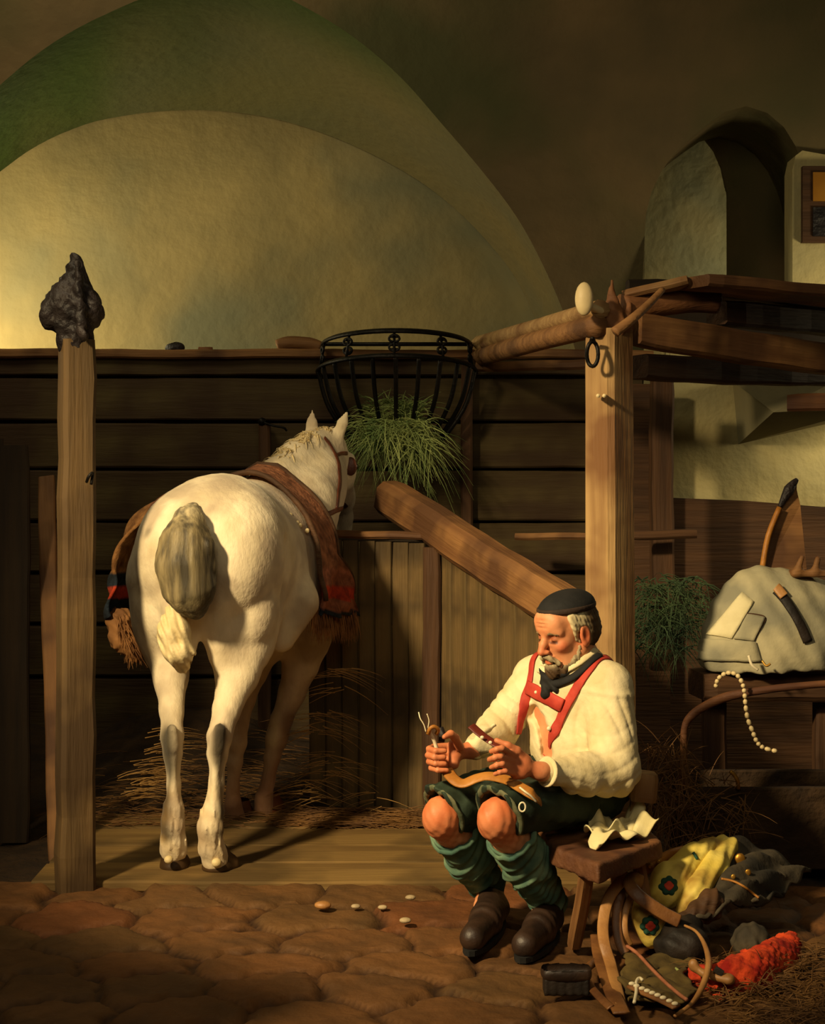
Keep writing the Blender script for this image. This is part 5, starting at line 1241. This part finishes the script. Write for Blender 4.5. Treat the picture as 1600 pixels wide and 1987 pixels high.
# ============================================================ padded saddle, bow, chain at the right
M['canvas'] = mat('grey white canvas', (158,152,124), (184,174,138), 6, .85, .4, 24, c3=(138,134,112), s3=4)
M['patch'] = mat('cream patch', (206,194,148), (222,210,166), 9, .85, .4, 30)
ps_ = thing('pack_saddle', 'domed grey canvas pack saddle with patches, black strap and tall horn', 'pack saddle', P(1480,1290,6.4))
S = Solid(P(1480,1190,6.4)-Vector((.36,.32,.32)), P(1480,1190,6.4)+Vector((.46,.32,.28)), .009)
S.ell(P(1480,1275,6.4), (.255,.20,.37), None, .05); S.ell(P(1550,1230,6.45), (.22,.20,.25), None, .08); S.cap(P(1395,1262,6.32), P(1560,1268,6.32), .07, .08, .06)
S.plane(P(1400,1290,6.4), (0.03,.1,-1), .01); S.disp(lambda x,y,z: .004*np.sin(x*24+z*18)*np.sin(z*30-x*11)+.003*np.sin(x*70+z*40))
S.obj('pad', M['canvas'], ps_); pb_ = bvh_of(bpy.data.objects['pad'])
def patchgrid(name, cs, m, parent, off=.006, n=8, b=None):
    vs = []; 
    def fn(u, v):
        x = (cs[0][0]*(1-u)+cs[1][0]*u)*(1-v)+(cs[3][0]*(1-u)+cs[2][0]*u)*v; y = (cs[0][1]*(1-u)+cs[1][1]*u)*(1-v)+(cs[3][1]*(1-u)+cs[2][1]*u)*v
        r = on(b or pb_, x, y, off); return r[0] if r else P(x, y, 6.3)
    return sheet(name, fn, n, n, .006, m, parent)
patchgrid('patch', [(1440,1150),(1462,1168),(1420,1240),(1372,1232)], M['patch'], ps_)
patchgrid('patch', [(1450,1192),(1484,1198),(1462,1245),(1424,1240)], M['canvas'], ps_, .008)
patchgrid('lower_band', [(1362,1240),(1466,1246),(1476,1284),(1352,1280)], M['canvas'], ps_, .008)
strap('seam', pb_, [(1446,1192),(1468,1194),(1484,1200),(1472,1222),(1460,1246)], .010, .006, M['wood_dark'], ps_)
strap('black_strap', pb_, [(1505,1146),(1520,1162),(1536,1186),(1552,1215),(1566,1245)], .040, .014, M['blackleather'], ps_, .008)
strap('strap_end', pb_, [(1504,1142),(1511,1150),(1519,1159)], .040, .012, M['tanleather'], ps_, .018)
vs = [P(1478,1120,6.42),P(1502,1010,6.45),P(1533,940,6.47),P(1546,930,6.47),P(1545,950,6.47),P(1552,980,6.47),P(1566,1120,6.42)]
k = len(vs); vb = vs+[v+Vector((.01,.05,0)) for v in vs]; raw('horn', vb, [tuple(range(k-1,-1,-1)), tuple(range(k,2*k))]+[(i,(i+1)%k,(i+1)%k+k,i+k) for i in range(k)], M['wood_mid'], ps_, False)
tube('horn_tip', spline([P(1512,985,6.44), P(1530,950,6.45), P(1546,930,6.46)], 4), lerps([.008,.022,.008], 9), M['char'], ps_, 8)
tube('horn_edge', spline([P(1478,1105,6.40), P(1490,1040,6.41), P(1512,985,6.43)], 4), .012, M['ochre'], ps_, 7)
S = Solid(P(1570,1110,6.35)-Vector((.1,.1,.08)), P(1570,1110,6.35)+Vector((.16,.1,.1)), .007); S.box(P(1575,1112,6.35), (.09,.04,.014), r=.01); S.cap(P(1545,1110,6.32), P(1556,1080,6.32), .016, .01, .02); S.cap(P(1580,1110,6.32), P(1586,1084,6.32), .014, .012, .02); S.obj('wooden_cleat', M['wood_mid'], ps_)
tube('tie', spline([P(1452,1272,6.14), P(1458,1290,6.13), P(1470,1300,6.13)], 5), .006, M['bone'], ps_, 6)
tube('tie', spline([P(1478,1282,6.14), P(1486,1292,6.13), P(1494,1288,6.13)], 5), .005, M['brass'], ps_, 6)
# stand that carries it
sr = thing('saddle_stand', 'dark wooden stand beneath the canvas pack saddle', 'stand', P(1480,1400,6.45))
zb_ = P(1480,1300,6.45).z
beam('cross_beam', (P(1352,0,6.4).x, 6.42, zb_-.055), (P(1640,0,6.4).x, 6.46, zb_-.055), .30, .11, M['wood_dark'], sr, .02, .006, 3, n=12)
for i, px in enumerate((1385, 1600)): beam('leg', (P(px,0,6.45).x, 6.45, -.03), (P(px,0,6.45).x, 6.45, zb_-.08), .09, .09, M['wood_dark'], sr, .01, .004, i, up=Vector((0,1,0)))
tr_ = thing('feed_trough', 'low black wooden trough standing behind the harness heap', 'trough', P(1470,1600,6.1))
x0, x1 = P(1325,0,5.95).x, 1.95
for nm, a, b, w, hh in (('front_board',(x0,5.95,.17),(x1,5.95,.17),.035,.31),('back_board',(x0,6.30,.17),(x1,6.30,.17),.035,.31),('end_board',(x0+.02,5.95,.17),(x0+.02,6.30,.17),.035,.30)):
    beam(nm, a, b, w, hh, M['earth'], tr_, .006, .003, 2, n=10)
beam('bottom_board', (x0,6.12,.05), (x1,6.12,.05), .33, .03, M['earth'], tr_, .006, .003, 2, n=10)
tag(tube('bent_bow', spline([P(*q) for q in [(1322,1534,5.93),(1326,1470,5.92),(1328,1412,5.91),(1344,1386,5.9),(1375,1366,5.89),(1410,1352,5.88),(1460,1342,5.86),(1540,1332,5.85),(1640,1326,5.84),(1720,1340,5.84)]], 6), lerps([.014,.014,.013,.016,.017,.018,.015,.014,.013,.013], 55), M['wood_red'], None, 9), 'bent brown wooden bow arching over the trough at the right edge', 'bow')
ch = thing('bone_chain', 'pale chain of long links hanging over the bent wooden bow', 'chain', P(1440,1380,5.8))
cpth = spline([P(*q) for q in [(1388,1334,5.90),(1392,1318,5.88),(1408,1306,5.86),(1428,1308,5.83),(1440,1326,5.82),(1444,1345,5.815),(1446,1368,5.82),(1450,1395,5.83),(1460,1420,5.83),(1468,1440,5.83),(1482,1452,5.83),(1508,1458,5.83)]], 2)
for i in range(len(cpth)-1):
    a, b = cpth[i], cpth[i+1]; m_ = (a+b)/2; v, f = tubemesh([a.lerp(b,.06), a.lerp(b,.3), a.lerp(b,.7), a.lerp(b,.94)], [.004,.0085,.0085,.004], 7); raw('link', v, f, M['linen_bone'], ch)
tag(tube('iron_hook', spline([P(*q) for q in [(1416,1497,5.9),(1424,1504,5.9),(1430,1515,5.9),(1432,1530,5.92)]], 5), .008, M['brass'], None, 7), 'small brass hook on the front edge of the dark trough', 'hook')
# ============================================================ light
def area(name, loc, target, size, power, col, sy=None, spread=math.pi):
    l = bpy.data.lights.new(name, 'AREA'); l.energy = power; l.color = col; l.size = size; l.spread = spread
    if sy: l.shape = 'RECTANGLE'; l.size_y = sy
    o = bpy.data.objects.new(name, l); COL.objects.link(o); o.location = loc
    o.rotation_euler = (Vector(target)-Vector(loc)).to_track_quat('-Z', 'Y').to_euler(); return o
def spot(name, loc, target, power, col, ang, blend, rad):
    l = bpy.data.lights.new(name, 'SPOT'); l.energy = power; l.color = col; l.spot_size = math.radians(ang); l.spot_blend = blend; l.shadow_soft_size = rad
    o = bpy.data.objects.new(name, l); COL.objects.link(o); o.location = loc
    o.rotation_euler = (Vector(target)-Vector(loc)).to_track_quat('-Z', 'Y').to_euler(); return o
warm = (1, .77, .43)
spot('door_daylight', (-2.8, 2.0, 3.7), (.0, 5.7, .8), 2150, warm, 45, 1.0, .22)
area('vault_window', (-3.0, 8.85, 2.3), (.8, 9.5, 2.5), .6, 39, (1,.84,.50), 1.0)
area('loft_window', (3.0, 7.5, 2.1), (1.9, 8.3, 1.5), .5, 18, (1,.82,.48), .5)
area('niche_fill', (2.75, 9.35, 2.4), (1.7, 9.9, 2.5), .6, 15, (1,.90,.58), .8)  # fill lamp added out of view to brighten the niche
area('room_fill', (.4, .3, 4.0), (0, 7, 1.8), 3.0, 48, (1,.84,.56), 2.0)
area('boards_fill', (-1.9, 5.8, 4.3), (-1.0, 8.4, 1.9), .8, 24, (1,.84,.52), .8)  # overhead fill lamp added to lift the dark back boards
W = bpy.data.worlds.new('world'); SC.world = W; W.use_nodes = True
W.node_tree.nodes['Background'].inputs[0].default_value = (.9,.78,.55,1); W.node_tree.nodes['Background'].inputs[1].default_value = .014
